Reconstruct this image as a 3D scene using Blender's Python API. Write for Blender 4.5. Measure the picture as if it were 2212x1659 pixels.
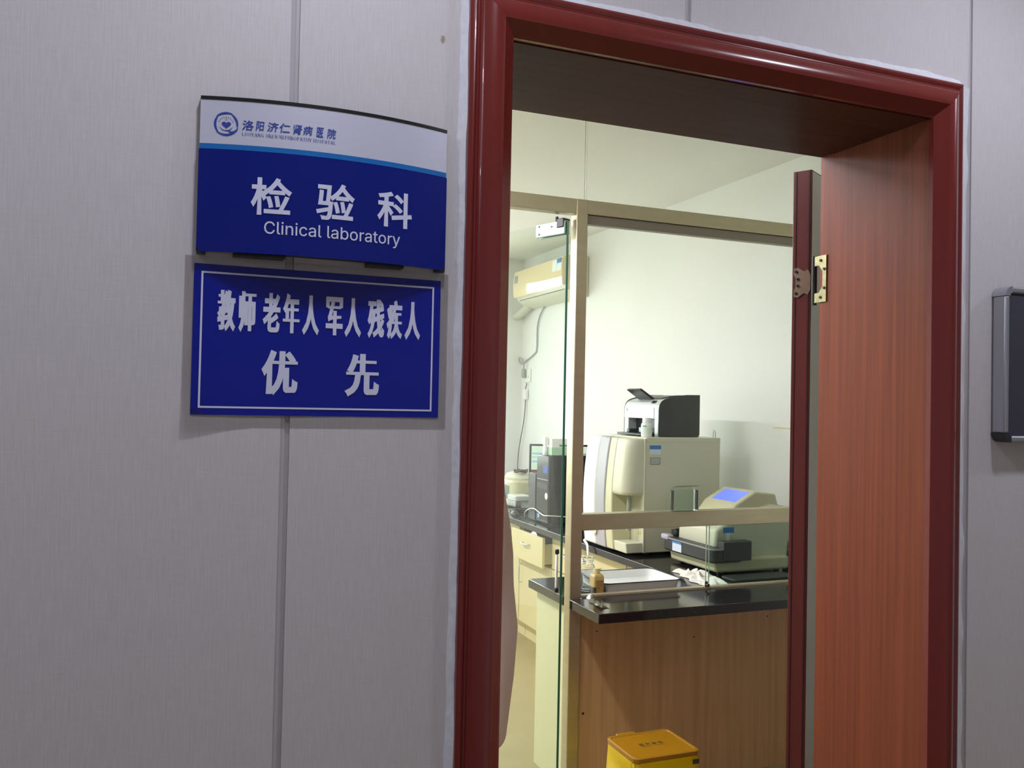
import bpy, bmesh, math, random
from mathutils import Vector, Matrix
random.seed(7)
sc = bpy.context.scene
for o in list(bpy.data.objects): bpy.data.objects.remove(o)
COL = sc.collection

# ------------------------------------------------------------------ camera, world, exposure
cam_d = bpy.data.cameras.new('camera'); cam = bpy.data.objects.new('camera', cam_d); COL.objects.link(cam)
cam_d.sensor_fit = 'HORIZONTAL'; cam_d.sensor_width = 36.0; cam_d.lens = 30.586
cam_d.clip_start = 0.02
YAW, PITCH, ROLL = 0.380009, 0.0213423, 0.0206802
fw = Vector((math.sin(YAW)*math.cos(PITCH), math.cos(YAW)*math.cos(PITCH), math.sin(PITCH)))
rt = Vector((math.cos(YAW), -math.sin(YAW), 0)); up = rt.cross(fw)
r2 = rt*math.cos(ROLL) + up*math.sin(ROLL); u2 = -rt*math.sin(ROLL) + up*math.cos(ROLL)
cam.matrix_world = Matrix(((r2.x, u2.x, -fw.x, 0.0), (r2.y, u2.y, -fw.y, -1.30), (r2.z, u2.z, -fw.z, 1.58), (0, 0, 0, 1)))
sc.camera = cam
world = bpy.data.worlds.new('sky'); sc.world = world; world.use_nodes = True
bg = world.node_tree.nodes['Background']; bg.inputs['Color'].default_value = (0.90, 0.96, 0.93, 1); bg.inputs['Strength'].default_value = 6.8
sc.view_settings.view_transform = 'Standard'; sc.view_settings.look = 'None'
sc.view_settings.exposure = 0.0; sc.view_settings.gamma = 1.0; sc.view_settings.use_curve_mapping = False
sc.cycles.use_denoising = True; sc.cycles.max_bounces = 10; sc.cycles.transparent_max_bounces = 24
sc.cycles.diffuse_bounces = 6; sc.cycles.glossy_bounces = 5
sc.cycles.caustics_reflective = False; sc.cycles.caustics_refractive = False
LAB_W = 61.0      # watts of each laboratory ceiling light
HALL_W = 6.7     # watts of each corridor downlight
LAB_C = (0.98, 0.92, 1.0); HALL_C = (0.83, 0.85, 1.0)

# ------------------------------------------------------------------ materials
def lin(c):
    return tuple(((v/255)/12.92 if v/255 <= 0.04045 else ((v/255+0.055)/1.055)**2.4) for v in c)
MATS = {}
def mat(name, rgb, rough=0.5, metal=0.0, spec=0.5, var=0.0, scale=(20, 20, 20), bump=0.0, bscale=None, detail=4, coat=0.0, second=None, emit=None):
    if name in MATS: return MATS[name]
    m = bpy.data.materials.new(name); m.use_nodes = True; MATS[name] = m
    nt = m.node_tree; b = nt.nodes['Principled BSDF']
    c = lin(rgb) + (1,)
    b.inputs['Base Color'].default_value = c; b.inputs['Roughness'].default_value = rough
    b.inputs['Metallic'].default_value = metal; b.inputs['Specular IOR Level'].default_value = spec
    b.inputs['Coat Weight'].default_value = coat
    if emit:
        b.inputs['Emission Color'].default_value = lin(rgb) + (1,); b.inputs['Emission Strength'].default_value = emit
    if var or bump:
        tc = nt.nodes.new('ShaderNodeTexCoord'); mp = nt.nodes.new('ShaderNodeMapping'); mp.inputs['Scale'].default_value = scale
        nt.links.new(tc.outputs['Object'], mp.inputs['Vector'])
        n = nt.nodes.new('ShaderNodeTexNoise'); n.inputs['Detail'].default_value = detail; n.inputs['Scale'].default_value = 1.0
        nt.links.new(mp.outputs['Vector'], n.inputs['Vector'])
        if var:
            r = nt.nodes.new('ShaderNodeValToRGB'); r.color_ramp.elements[0].position = 0.3; r.color_ramp.elements[1].position = 0.7
            c2 = lin(second) if second else tuple(v*(1-var) for v in c[:3])
            r.color_ramp.elements[0].color = c2 + (1,); r.color_ramp.elements[1].color = c
            nt.links.new(n.outputs['Fac'], r.inputs['Fac']); nt.links.new(r.outputs['Color'], b.inputs['Base Color'])
        if bump:
            src = n
            if bscale:
                mp2 = nt.nodes.new('ShaderNodeMapping'); mp2.inputs['Scale'].default_value = bscale
                nt.links.new(tc.outputs['Object'], mp2.inputs['Vector'])
                src = nt.nodes.new('ShaderNodeTexNoise'); src.inputs['Detail'].default_value = 3; src.inputs['Scale'].default_value = 1
                nt.links.new(mp2.outputs['Vector'], src.inputs['Vector'])
            bp = nt.nodes.new('ShaderNodeBump'); bp.inputs['Strength'].default_value = bump; bp.inputs['Distance'].default_value = 0.002
            nt.links.new(src.outputs['Fac'], bp.inputs['Height']); nt.links.new(bp.outputs['Normal'], b.inputs['Normal'])
    return m
def glass(name, tint, rough=0.02, refl=1.0):
    if name in MATS: return MATS[name]
    m = bpy.data.materials.new(name); m.use_nodes = True; MATS[name] = m
    nt = m.node_tree; nt.nodes.remove(nt.nodes['Principled BSDF']); out = nt.nodes['Material Output']
    t = nt.nodes.new('ShaderNodeBsdfTransparent'); t.inputs['Color'].default_value = tuple(tint) + (1,)
    g = nt.nodes.new('ShaderNodeBsdfGlossy'); g.inputs['Roughness'].default_value = rough
    f = nt.nodes.new('ShaderNodeFresnel'); f.inputs['IOR'].default_value = 1.45
    mu = nt.nodes.new('ShaderNodeMath'); mu.operation = 'MULTIPLY'; mu.inputs[1].default_value = refl
    nt.links.new(f.outputs['Fac'], mu.inputs[0])
    mx = nt.nodes.new('ShaderNodeMixShader'); nt.links.new(mu.outputs[0], mx.inputs['Fac'])
    nt.links.new(t.outputs[0], mx.inputs[1]); nt.links.new(g.outputs[0], mx.inputs[2]); nt.links.new(mx.outputs[0], out.inputs['Surface'])
    return m

def wall_panel_mat():
    m = mat('linen_wall_panel', (206, 203, 205), 0.55, spec=0.3)
    nt = m.node_tree; b = nt.nodes['Principled BSDF']
    tc = nt.nodes.new('ShaderNodeTexCoord')
    def nz(s, d=3):
        mp = nt.nodes.new('ShaderNodeMapping'); mp.inputs['Scale'].default_value = s
        nt.links.new(tc.outputs['Object'], mp.inputs['Vector'])
        n = nt.nodes.new('ShaderNodeTexNoise'); n.inputs['Scale'].default_value = 1; n.inputs['Detail'].default_value = d
        nt.links.new(mp.outputs['Vector'], n.inputs['Vector']); return n
    v = nz((420, 60, 22)); h = nz((22, 60, 420)); big = nz((3, 3, 3), 2)
    add = nt.nodes.new('ShaderNodeMath'); add.operation = 'ADD'
    fl = nt.nodes.new('ShaderNodeMath'); fl.operation = 'MULTIPLY_ADD'; fl.inputs[1].default_value = 0.45; fl.inputs[2].default_value = 0.275
    nt.links.new(h.outputs['Fac'], fl.inputs[0])
    nt.links.new(v.outputs['Fac'], add.inputs[0]); nt.links.new(fl.outputs[0], add.inputs[1])
    r = nt.nodes.new('ShaderNodeValToRGB'); r.color_ramp.elements[0].position = 0.32; r.color_ramp.elements[1].position = 0.68
    r.color_ramp.elements[0].color = lin((198, 194, 195)) + (1,); r.color_ramp.elements[1].color = lin((211, 208, 210)) + (1,)
    hv = nt.nodes.new('ShaderNodeMath'); hv.operation = 'MULTIPLY'; hv.inputs[1].default_value = 0.5
    nt.links.new(add.outputs[0], hv.inputs[0]); nt.links.new(hv.outputs[0], r.inputs['Fac'])
    # small brown stain left of the door casing
    geo = nt.nodes.new('ShaderNodeNewGeometry'); d = nt.nodes.new('ShaderNodeVectorMath'); d.operation = 'SUBTRACT'; d.inputs[1].default_value = (0.391, 0, 2.147)
    nt.links.new(geo.outputs['Position'], d.inputs[0])
    sc_ = nt.nodes.new('ShaderNodeVectorMath'); sc_.operation = 'MULTIPLY'; sc_.inputs[1].default_value = (1.4, 1, 1.0); nt.links.new(d.outputs[0], sc_.inputs[0])
    ln = nt.nodes.new('ShaderNodeVectorMath'); ln.operation = 'LENGTH'; nt.links.new(sc_.outputs[0], ln.inputs[0])
    wob = nz((120, 120, 120)); ad2 = nt.nodes.new('ShaderNodeMath'); ad2.operation = 'MULTIPLY_ADD'; ad2.inputs[1].default_value = 0.012
    nt.links.new(wob.outputs['Fac'], ad2.inputs[0]); nt.links.new(ln.outputs['Value'], ad2.inputs[2])
    mr = nt.nodes.new('ShaderNodeMapRange'); mr.inputs['From Min'].default_value = 0.010; mr.inputs['From Max'].default_value = 0.014
    mr.inputs['To Min'].default_value = 0.8; mr.inputs['To Max'].default_value = 0.0
    nt.links.new(ad2.outputs[0], mr.inputs['Value'])
    mx = nt.nodes.new('ShaderNodeMix'); mx.data_type = 'RGBA'; nt.links.new(mr.outputs[0], mx.inputs['Factor'])
    nt.links.new(r.outputs['Color'], mx.inputs['A']); mx.inputs['B'].default_value = lin((150, 124, 100)) + (1,)
    nt.links.new(mx.outputs['Result'], b.inputs['Base Color'])
    bp = nt.nodes.new('ShaderNodeBump'); bp.inputs['Strength'].default_value = 0.25; bp.inputs['Distance'].default_value = 0.0012
    nt.links.new(add.outputs[0], bp.inputs['Height']); nt.links.new(bp.outputs['Normal'], b.inputs['Normal'])
    return m
M_PANEL = wall_panel_mat()
M_SEAM = mat('panel_seam_strip', (188, 185, 188), 0.5)
M_WHITE = mat('white_paint', (235, 237, 233), 0.7, var=0.03, scale=(2, 2, 2), bump=0.06, bscale=(30, 30, 30))
M_CEIL = mat('ceiling_paint', (236, 236, 228), 0.8, var=0.03, scale=(2, 2, 2))
M_FLOOR = mat('tan_floor', (158, 144, 102), 0.45, var=0.12, scale=(5, 5, 5), bump=0.05)
M_RED = mat('red_brown_casing', (118, 38, 34), 0.24, spec=0.5, var=0.12, scale=(60, 60, 2.5), coat=0.3)
M_REDDOOR = mat('red_brown_leaf', (98, 36, 33), 0.4, var=0.12, scale=(60, 60, 2.5))
M_WOODJ = mat('jamb_wood', (132, 68, 43), 0.42, spec=0.25, var=0.2, scale=(110, 110, 2.2), second=(110, 53, 33), detail=6, bump=0.05)
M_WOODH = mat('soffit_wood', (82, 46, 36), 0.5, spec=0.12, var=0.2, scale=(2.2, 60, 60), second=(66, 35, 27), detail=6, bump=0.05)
M_CAULK = mat('white_caulk', (226, 227, 234), 0.6, bump=0.6, scale=(90, 90, 60), var=0.12)
M_STEEL = mat('stainless_steel', (196, 188, 156), 0.34, metal=0.75, var=0.1, scale=(8, 8, 40))
M_STEELD = mat('worn_hinge_steel', (184, 180, 140), 0.34, metal=0.9, var=0.3, scale=(90, 90, 90))
M_DARKSTEEL = mat('dark_fitting', (70, 72, 70), 0.35, metal=0.8)
M_GRANITE = mat('black_granite', (26, 25, 27), 0.10, spec=0.6, var=0.5, scale=(160, 160, 160), second=(38, 37, 38))
M_CREAM = mat('cream_laminate', (214, 204, 156), 0.45, var=0.04, scale=(40, 40, 2))
M_COUNTER = mat('light_wood_laminate', (202, 166, 122), 0.45, var=0.12, scale=(45, 45, 1.6), second=(186, 148, 104), detail=5)
M_BLACK = mat('black_plastic', (24, 25, 27), 0.35)
M_DGREY = mat('dark_grey_plastic', (48, 50, 53), 0.45)
M_GREYP = mat('grey_plastic', (150, 152, 156), 0.4)
M_SILVER = mat('silver_plastic', (200, 203, 206), 0.35, metal=0.2)
M_OFFW = mat('off_white_plastic', (210, 210, 186), 0.4)
M_OFFW2 = mat('cream_plastic', (206, 204, 168), 0.4)
M_WHITEP = mat('white_plastic', (238, 240, 238), 0.35)
M_BLUE = mat('blue_label', (40, 130, 200), 0.5)
M_NAVY = mat('navy_sign_panel', (6, 26, 122), 0.3, spec=0.3)
M_BLUES = mat('blue_sticker', (4, 24, 146), 0.25, spec=0.35, bump=0.12, scale=(14, 14, 9))
M_CYAN = mat('azure_strip', (22, 108, 184), 0.3)
M_ALU = mat('brushed_aluminium_panel', (206, 208, 224), 0.42, metal=0.25, var=0.03, scale=(40, 40, 300))
M_LETW = mat('white_lettering', (214, 218, 240), 0.5)
M_LETB = mat('blue_lettering', (34, 62, 158), 0.5)
M_GOLD = mat('gold_mark', (176, 120, 50), 0.5)
M_SLATE = mat('slate_board', (62, 62, 74), 0.55)
M_ALUF = mat('aluminium_frame', (176, 178, 184), 0.35, metal=0.6)
M_YEL = mat('yellow_plastic', (156, 112, 8), 0.4)
M_YELBAG = mat('yellow_bag', (214, 184, 8), 0.22, bump=0.9, scale=(26, 26, 14), spec=0.6)
M_ENAMEL = mat('white_enamel', (244, 247, 244), 0.12, coat=0.5)
M_RIM = mat('navy_rim', (24, 34, 54), 0.3)
M_AMBER = mat('amber_liquid_bottle', (150, 122, 66), 0.25)
M_PALEY = mat('pale_yellow_cap', (226, 216, 150), 0.4)
M_CLOTH = mat('white_cloth', (238, 236, 226), 0.85, bump=0.6, scale=(40, 40, 40))
M_COAT = mat('lab_coat', (214, 200, 190), 0.85, bump=0.4, scale=(12, 12, 5))
M_SKIN = mat('skin', (214, 168, 138), 0.55)
M_HAIR = mat('black_hair', (24, 20, 18), 0.5)
M_GREEN = mat('green_print', (92, 160, 110), 0.5)
M_GREENP = mat('pale_green_card', (178, 214, 186), 0.6)
M_SCREEN = mat('blue_screen', (92, 112, 255), 0.3, emit=1.1)
M_LCD = mat('pale_screen', (196, 216, 196), 0.3, emit=0.55)
M_LCDR = mat('red_brown_screen', (120, 52, 48), 0.3, emit=0.3)
M_DIFF = mat('lamp_diffuser', (255, 252, 248), 0.5, emit=3.0)
M_PINK = mat('pale_ceramic', (222, 210, 204), 0.3)
G_PANE = glass('clear_pane', (0.97, 0.985, 0.972), refl=0.55)
G_DOOR = glass('greenish_pane', (0.95, 0.982, 0.965), refl=0.12)
G_EDGE = mat('green_glass_edge', (30, 122, 102), 0.15, spec=0.6)
G_CLEAR = glass('clear_glassware', (0.95, 0.97, 0.96), rough=0.05, refl=1.8)
G_FILM = glass('clear_film', (0.955, 0.95, 0.945), rough=0.15, refl=0.5)

# ------------------------------------------------------------------ mesh helpers
class MB:
    def __init__(s): s.bm = bmesh.new()
    def face(s, vs):
        try: return s.bm.faces.new(vs)
        except ValueError: return None
    def box(s, x0, y0, z0, x1, y1, z1):
        v = [s.bm.verts.new((x, y, z)) for z in (z0, z1) for y in (y0, y1) for x in (x0, x1)]
        for f in ((0, 2, 3, 1), (4, 5, 7, 6), (0, 1, 5, 4), (2, 6, 7, 3), (0, 4, 6, 2), (1, 3, 7, 5)): s.face([v[i] for i in f])
        return s
    def obox(s, c, size, m3):
        h = [d/2 for d in size]; c = Vector(c)
        v = [s.bm.verts.new(c + m3 @ Vector((x*h[0], y*h[1], z*h[2]))) for z in (-1, 1) for y in (-1, 1) for x in (-1, 1)]
        for f in ((0, 2, 3, 1), (4, 5, 7, 6), (0, 1, 5, 4), (2, 6, 7, 3), (0, 4, 6, 2), (1, 3, 7, 5)): s.face([v[i] for i in f])
        return s
    def loft(s, rings, cap=True, closed=True):
        R = [[s.bm.verts.new(p) for p in r] for r in rings]
        n = len(R[0])
        for a, b in zip(R, R[1:]):
            for i in range(n if closed else n-1):
                j = (i+1) % n; s.face([a[i], a[j], b[j], b[i]])
        if cap and closed: s.face(list(reversed(R[0]))); s.face(R[-1])
        return s
    def prism(s, poly, axis, a, b):
        def P(p, t):
            return {'x': (t, p[0], p[1]), 'y': (p[0], t, p[1]), 'z': (p[0], p[1], t)}[axis]
        return s.loft([[P(p, a) for p in poly], [P(p, b) for p in poly]])
    def cyl(s, p0, p1, r0, r1=None, seg=20):
        p0, p1 = Vector(p0), Vector(p1); r1 = r0 if r1 is None else r1
        q = (p1-p0).to_track_quat('Z', 'Y')
        ring = lambda p, r: [p + q @ Vector((r*math.cos(2*math.pi*i/seg), r*math.sin(2*math.pi*i/seg), 0)) for i in range(seg)]
        return s.loft([ring(p0, r0), ring(p1, r1)])
    def lathe(s, prof, c, seg=28, cap=True):
        c = Vector(c)
        return s.loft([[c + Vector((r*math.cos(2*math.pi*i/seg), r*math.sin(2*math.pi*i/seg), z)) for i in range(seg)] for r, z in prof], cap=cap)
    def tube(s, pts, r, seg=8, sub=6):
        P = [Vector(p) for p in pts]; Q = []
        for i in range(len(P)-1):
            a, b, c, d = P[max(i-1, 0)], P[i], P[i+1], P[min(i+2, len(P)-1)]
            for k in range(sub):
                t = k/sub
                Q.append(0.5*((2*b) + (c-a)*t + (2*a-5*b+4*c-d)*t*t + (3*b-a-3*c+d)*t**3))
        Q.append(P[-1]); rings = []; n = Vector((0.3, 0.5, 0.8)).normalized()
        for i, p in enumerate(Q):
            t = (Q[min(i+1, len(Q)-1)] - Q[max(i-1, 0)]).normalized()
            n = (n - t*n.dot(t)); n = n.normalized() if n.length > 1e-6 else t.orthogonal().normalized(); b = t.cross(n)
            rings.append([p + (n*math.cos(2*math.pi*k/seg) + b*math.sin(2*math.pi*k/seg))*r for k in range(seg)])
        return s.loft(rings)
    def grid(s, fn, nu, nv):
        V = [[s.bm.verts.new(fn(i/nu, j/nv)) for j in range(nv+1)] for i in range(nu+1)]
        for i in range(nu):
            for j in range(nv): s.face([V[i][j], V[i+1][j], V[i+1][j+1], V[i][j+1]])
        return s
    def poly(s, pts):
        s.face([s.bm.verts.new(p) for p in pts]); return s

def tag(o, label=None, cat=None, group=None, kind=None):
    if label: o['label'] = label
    if cat: o['category'] = cat
    if group: o['group'] = group
    if kind: o['kind'] = kind
    return o
WORLD = {}
def thing(name, loc, label=None, cat=None, group=None, kind=None, rz=0.0):
    o = bpy.data.objects.new(name, None); o.empty_display_size = 0.1; COL.objects.link(o)
    o.location = loc; o.rotation_euler = (0, 0, rz)
    WORLD[o] = Vector(loc) if not rz else None
    return tag(o, label, cat, group, kind)
def build(name, mb, m, parent=None, bevel=0.0, smooth=40, origin=None, seg=2, label=None):
    """link the collected shape as one mesh; coordinates are the room's unless the parent is turned"""
    off = WORLD.get(parent) if parent else Vector(origin or (0, 0, 0))
    if off is None: off = Vector((0, 0, 0))
    bmesh.ops.remove_doubles(mb.bm, verts=mb.bm.verts, dist=1e-6)
    bmesh.ops.recalc_face_normals(mb.bm, faces=mb.bm.faces)
    if off.length: bmesh.ops.translate(mb.bm, verts=mb.bm.verts, vec=-off)
    me = bpy.data.meshes.new(name); mb.bm.to_mesh(me); mb.bm.free()
    for x in (m if isinstance(m, (list, tuple)) else [m]): me.materials.append(x)
    o = bpy.data.objects.new(name, me); COL.objects.link(o)
    if parent: o.parent = parent; WORLD[o] = WORLD.get(parent)
    else: o.location = off; WORLD[o] = off
    if smooth:
        me.shade_smooth(); me.set_sharp_from_angle(angle=math.radians(smooth))
    if bevel:
        b = o.modifiers.new('bevel', 'BEVEL'); b.width = bevel; b.segments = seg; b.limit_method = 'ANGLE'; b.angle_limit = math.radians(40)
    if label: o['label'] = label
    return o
def struct(name, mb, m, **k):
    return tag(build(name, mb, m, **k), kind='structure')

# grotesque outline of the English line on the sign, in thousandths of the letter size
CLINICAL_V = [(5619,-139),(5633,-86),(5643,-87),(5676,-89),(5702,-74),(5722,-36),(5734,-1),(5589,379),(5656,379),(5737,155),(5759,87),(5777,21),(5756,21),(5774,87),(5796,155),(5877,379),(5943,379),(5776,-58),(5748,-107),(5711,-136),(5663,-145),(5636,-143),(5365,0),(5365,379),(5424,379),(5424,321),(5428,321),(5465,367),(5526,385),(5542,384),(5556,384),(5556,322),(5543,324),(5520,326),(5472,315),(5439,284),(5426,237),(5426,0),(5105,-8),(5014,16),(4954,85),(4932,187),(4954,291),(5014,360),(5105,384),(5196,360),(5257,291),(5279,187),(5257,85),(5196,16),(5105,46),(5168,66),(5205,117),(5217,187),(5205,258),(5168,310),(5105,330),(5043,310),(5006,258),(4994,187),(5006,117),(5043,66),(4874,379),(4874,327),(4677,327),(4677,379),(4735,471),(4796,471),(4796,98),(4806,61),(4841,50),(4855,51),(4872,54),(4883,2),(4862,-3),(4839,-4),(4762,21),(4735,93),(4441,-9),(4375,5),(4329,45),(4311,108),(4324,161),(4358,193),(4406,211),(4459,220),(4515,227),(4546,235),(4557,255),(4557,257),(4548,297),(4521,322),(4477,331),(4430,322),(4399,301),(4381,274),(4322,291),(4360,346),(4414,375),(4475,384),(4520,379),(4567,360),(4603,320),(4618,251),(4618,0),(4558,0),(4558,52),(4553,52),(4533,25),(4496,1),(4451,45),(4509,59),(4544,93),(4557,138),(4557,190),(4540,182),(4512,176),(4481,171),(4456,168),(4415,159),(4384,139),(4373,105),(4383,72),(4411,52),(4074,0),(4074,379),(4133,379),(4133,321),(4137,321),(4174,367),(4235,385),(4251,384),(4265,384),(4265,322),(4252,324),(4229,326),(4181,315),(4148,284),(4136,237),(4136,0),(3814,-8),(3723,16),(3663,85),(3641,187),(3663,291),(3723,360),(3814,384),(3905,360),(3966,291),(3988,187),(3966,85),(3905,16),(3814,46),(3877,66),(3914,117),(3926,187),(3914,258),(3877,310),(3814,330),(3752,310),(3715,258),(3703,187),(3715,117),(3752,66),(3412,-8),(3355,4),(3320,31),(3300,59),(3294,59),(3294,0),(3235,0),(3235,509),(3296,509),(3296,319),(3300,319),(3320,346),(3354,373),(3411,384),(3495,361),(3552,293),(3573,189),(3552,84),(3496,16),(3403,47),(3462,66),(3498,117),(3510,189),(3498,261),(3462,311),(3403,330),(3343,312),(3307,263),(3295,189),(3307,115),(3344,65),(2953,-9),(2888,5),(2841,45),(2823,108),(2836,161),(2871,193),(2918,211),(2971,220),(3027,227),(3058,235),(3069,255),(3069,257),(3060,297),(3033,322),(2989,331),(2942,322),(2911,301),(2893,274),(2834,291),(2872,346),(2926,375),(2987,384),(3032,379),(3079,360),(3115,320),(3130,251),(3130,0),(3070,0),(3070,52),(3066,52),(3045,25),(3008,1),(2963,45),(3021,59),(3057,93),(3069,138),(3069,190),(3053,182),(3024,176),(2993,171),(2969,168),(2927,159),(2897,139),(2885,105),(2895,72),(2923,52),(2743,-2),(2678,20),(2657,84),(2657,509),(2718,509),(2718,99),(2724,62),(2750,52),(2764,53),(2774,54),(2785,3),(2766,-1),(2366,-2),(2301,20),(2280,84),(2280,509),(2341,509),(2341,99),(2347,62),(2373,52),(2387,53),(2397,54),(2408,3),(2389,-1),(1998,-9),(1932,5),(1885,45),(1868,108),(1881,161),(1915,193),(1963,211),(2016,220),(2072,227),(2103,235),(2113,255),(2113,257),(2104,297),(2078,322),(2033,331),(1987,322),(1955,301),(1938,274),(1879,291),(1916,346),(1971,375),(2032,384),(2077,379),(2124,360),(2160,320),(2174,251),(2174,0),(2114,0),(2114,52),(2110,52),(2090,25),(2053,1),(2008,45),(2066,59),(2101,93),(2113,138),(2113,190),(2097,182),(2069,176),(2038,171),(2013,168),(1972,159),(1941,139),(1930,105),(1940,72),(1968,52),(1649,-8),(1559,16),(1498,85),(1476,187),(1498,291),(1559,360),(1649,384),(1702,377),(1747,356),(1782,322),(1804,277),(1745,262),(1733,289),(1712,311),(1684,325),(1649,330),(1587,310),(1551,258),(1538,187),(1551,117),(1587,66),(1649,46),(1685,52),(1713,66),(1734,89),(1746,117),(1805,102),(1783,56),(1748,21),(1703,-1),(1359,443),(1329,455),(1317,483),(1329,512),(1359,524),(1389,512),(1402,483),(1389,455),(1328,0),(1328,379),(1389,379),(1389,0),(980,227),(980,0),(918,0),(918,379),(977,379),(978,287),(968,287),(1018,362),(1093,384),(1161,369),(1206,321),(1223,240),(1223,0),(1162,0),(1162,235),(1139,304),(1076,329),(1027,317),(992,283),(783,443),(753,455),(741,483),(753,512),(783,524),(813,512),(826,483),(813,455),(752,0),(752,379),(813,379),(813,0),(649,-2),(584,20),(563,84),(563,509),(624,509),(624,99),(630,62),(656,52),(670,53),(680,54),(691,3),(672,-1),(267,-7),(150,25),(70,115),(40,254),(70,393),(150,484),(267,516),(340,504),(402,471),(448,418),(473,348),(408,348),(389,395),(357,428),(315,449),(267,456),(184,432),(125,364),(103,254),(125,145),(184,76),(267,53),(315,60),(357,81),(389,114),(408,160),(473,160),(448,91),(402,38),(341,5)]
CLINICAL_F = [[174,190,189,175],[12,11,14,13],[39,49,51,50],[409,405,404,410],[11,17,14],[359,371,370,360],[386,389,388,387],[3,18,4],[0,2,1],[0,3,2],[6,9,8,7],[80,108,110,123],[82,117,116,115],[134,133,132,129],[224,223,229,228],[274,291,290,275],[33,32,27],[355,353,371,359],[36,35,26],[35,34,26],[22,37,36],[170,168,193,192],[144,159,158,147],[325,320,319,326],[42,58,57],[54,46,55],[314,329,328,315],[155,149,148,156],[313,330,329,314],[154,150,149,155],[397,416,415,398],[141,163,162,142],[39,50,61],[141,151,153,152],[38,49,39],[366,365,364,367],[342,347,346,343],[5,17,11,6],[76,70,69],[71,73,72],[70,73,71],[355,359,357,356],[75,74,73],[21,20,19,0],[284,289,288,285],[213,211,210,214],[93,92,97],[92,102,97],[91,102,92],[90,102,91],[153,151,150,154],[96,95,94],[88,103,89],[333,339,338,334],[86,114,87],[114,104,87],[285,288,287,286],[83,114,84],[106,104,113,112],[113,104,114],[269,304,303,302],[82,118,117],[82,119,118],[198,237,236,199],[81,121,120],[223,221,230,229],[197,239,238,198],[168,167,194,193],[80,123,122],[227,225,224,228],[197,225,227,240],[105,104,106],[175,189,178,176],[78,109,79],[27,30,29,28],[323,321,320,324],[22,25,24,23],[26,34,33,27],[135,134,129],[22,36,26,25],[138,137,128],[137,136,128],[124,139,138],[42,45,44,43],[55,46,45,56],[144,160,159],[156,148,157],[385,390,389,386],[76,69,68,77],[52,48,47,53],[41,59,58,42],[312,331,330,313],[51,49,48,52],[141,152,163],[97,102,101,98],[140,151,141],[124,127,126,125],[176,178,177],[165,182,183,166],[315,319,318,316],[166,183,194,167],[75,73,70,76],[191,190,174],[187,179,188],[40,60,59,41],[170,192,191],[411,404,403,401],[186,180,179,187],[398,415,414,399],[170,191,174,173],[183,182,184],[110,108,107,111],[170,169,168],[157,148,147,158],[165,164,182],[98,101,100,99],[369,363,362,360],[283,281,280,284],[210,209,214],[209,219,214],[208,219,209],[207,219,208],[89,103,102,90],[213,212,211],[205,220,206],[87,104,103,88],[203,231,204],[231,221,204],[271,301,273,272],[200,231,201],[269,302,301,270],[230,221,231],[42,57,56,45],[199,235,234],[199,236,235],[268,307,306,269],[198,238,237],[293,291,300,299],[267,309,308,268],[294,293,299,298],[197,240,239],[297,295,294,298],[267,295,297,310],[222,221,223],[266,296,295,267],[195,226,196],[367,364,363,368],[254,259,258,255],[242,248,247],[249,251,250],[248,251,249],[96,94,93,97],[241,252,251],[243,246,245,244],[53,47,46,54],[254,260,259],[261,263,262],[260,263,261],[241,251,248,242],[253,264,263],[215,218,217,216],[214,219,218,215],[170,173,172,171],[280,279,284],[279,289,284],[278,289,279],[277,289,278],[206,220,219,207],[283,282,281],[275,290,276],[204,221,220,205],[273,301,274],[301,291,274],[84,114,86,85],[270,301,271],[82,115,114,83],[300,291,301],[199,234,233,232],[269,305,304],[269,306,305],[14,17,16,15],[268,308,307],[144,147,146,145],[185,181,180,186],[107,106,112,111],[267,310,309],[343,346,345,344],[129,132,131,130],[292,291,293],[79,109,108,80],[265,296,266],[316,318,317],[196,226,225,197],[315,326,319],[312,340,339,332],[315,327,326],[324,320,325],[128,136,135,129],[315,328,327],[143,161,160,144],[322,321,323],[142,162,161,143],[39,61,60,40],[419,424,423,420],[334,338,335],[384,394,391,385],[312,332,331],[332,339,333],[199,232,231,200],[311,340,312],[64,63,62,65],[374,377,376,375],[373,378,377,374],[372,379,378,373],[360,362,361],[124,138,128,127],[359,358,357],[188,179,178,189],[32,31,30,27],[370,369,360],[368,363,369],[335,338,337,336],[0,19,18,3],[4,18,17,5],[355,354,353],[349,352,351,350],[341,348,347,342],[77,68,67,66],[81,120,119,82],[255,258,257,256],[242,247,246,243],[385,391,390],[392,394,393],[391,394,392],[253,263,260,254],[384,395,394],[401,403,402],[397,425,424,417],[80,122,121,81],[412,411,401],[411,410,404],[6,11,10,9],[408,405,409],[420,423,422,421],[276,290,289,277],[399,414,413,400],[184,182,181,185],[400,413,412,401],[407,406,405,408],[418,424,419],[397,417,416],[417,424,418],[201,231,203,202],[396,425,397],[380,383,382,381]]
def glyphs(body, shear=0.0):
    """the outline of one or more characters as a flat list of polygons, from Blender's built-in font"""
    if body == 'Clinical laboratory': return [Vector((x, y, 0)) for x, y in CLINICAL_V], CLINICAL_F
    c = bpy.data.curves.new('glyph', 'FONT'); c.body = body; c.size = 1; c.shear = shear; c.resolution_u = 4
    o = bpy.data.objects.new('glyph', c); COL.objects.link(o); bpy.context.view_layer.update()
    me = bpy.data.meshes.new_from_object(o.evaluated_get(bpy.context.evaluated_depsgraph_get()))
    V = [v.co.copy() for v in me.vertices]; F = [list(p.vertices) for p in me.polygons]
    bpy.data.objects.remove(o); bpy.data.curves.remove(c); bpy.data.meshes.remove(me)
    return V, F
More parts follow.
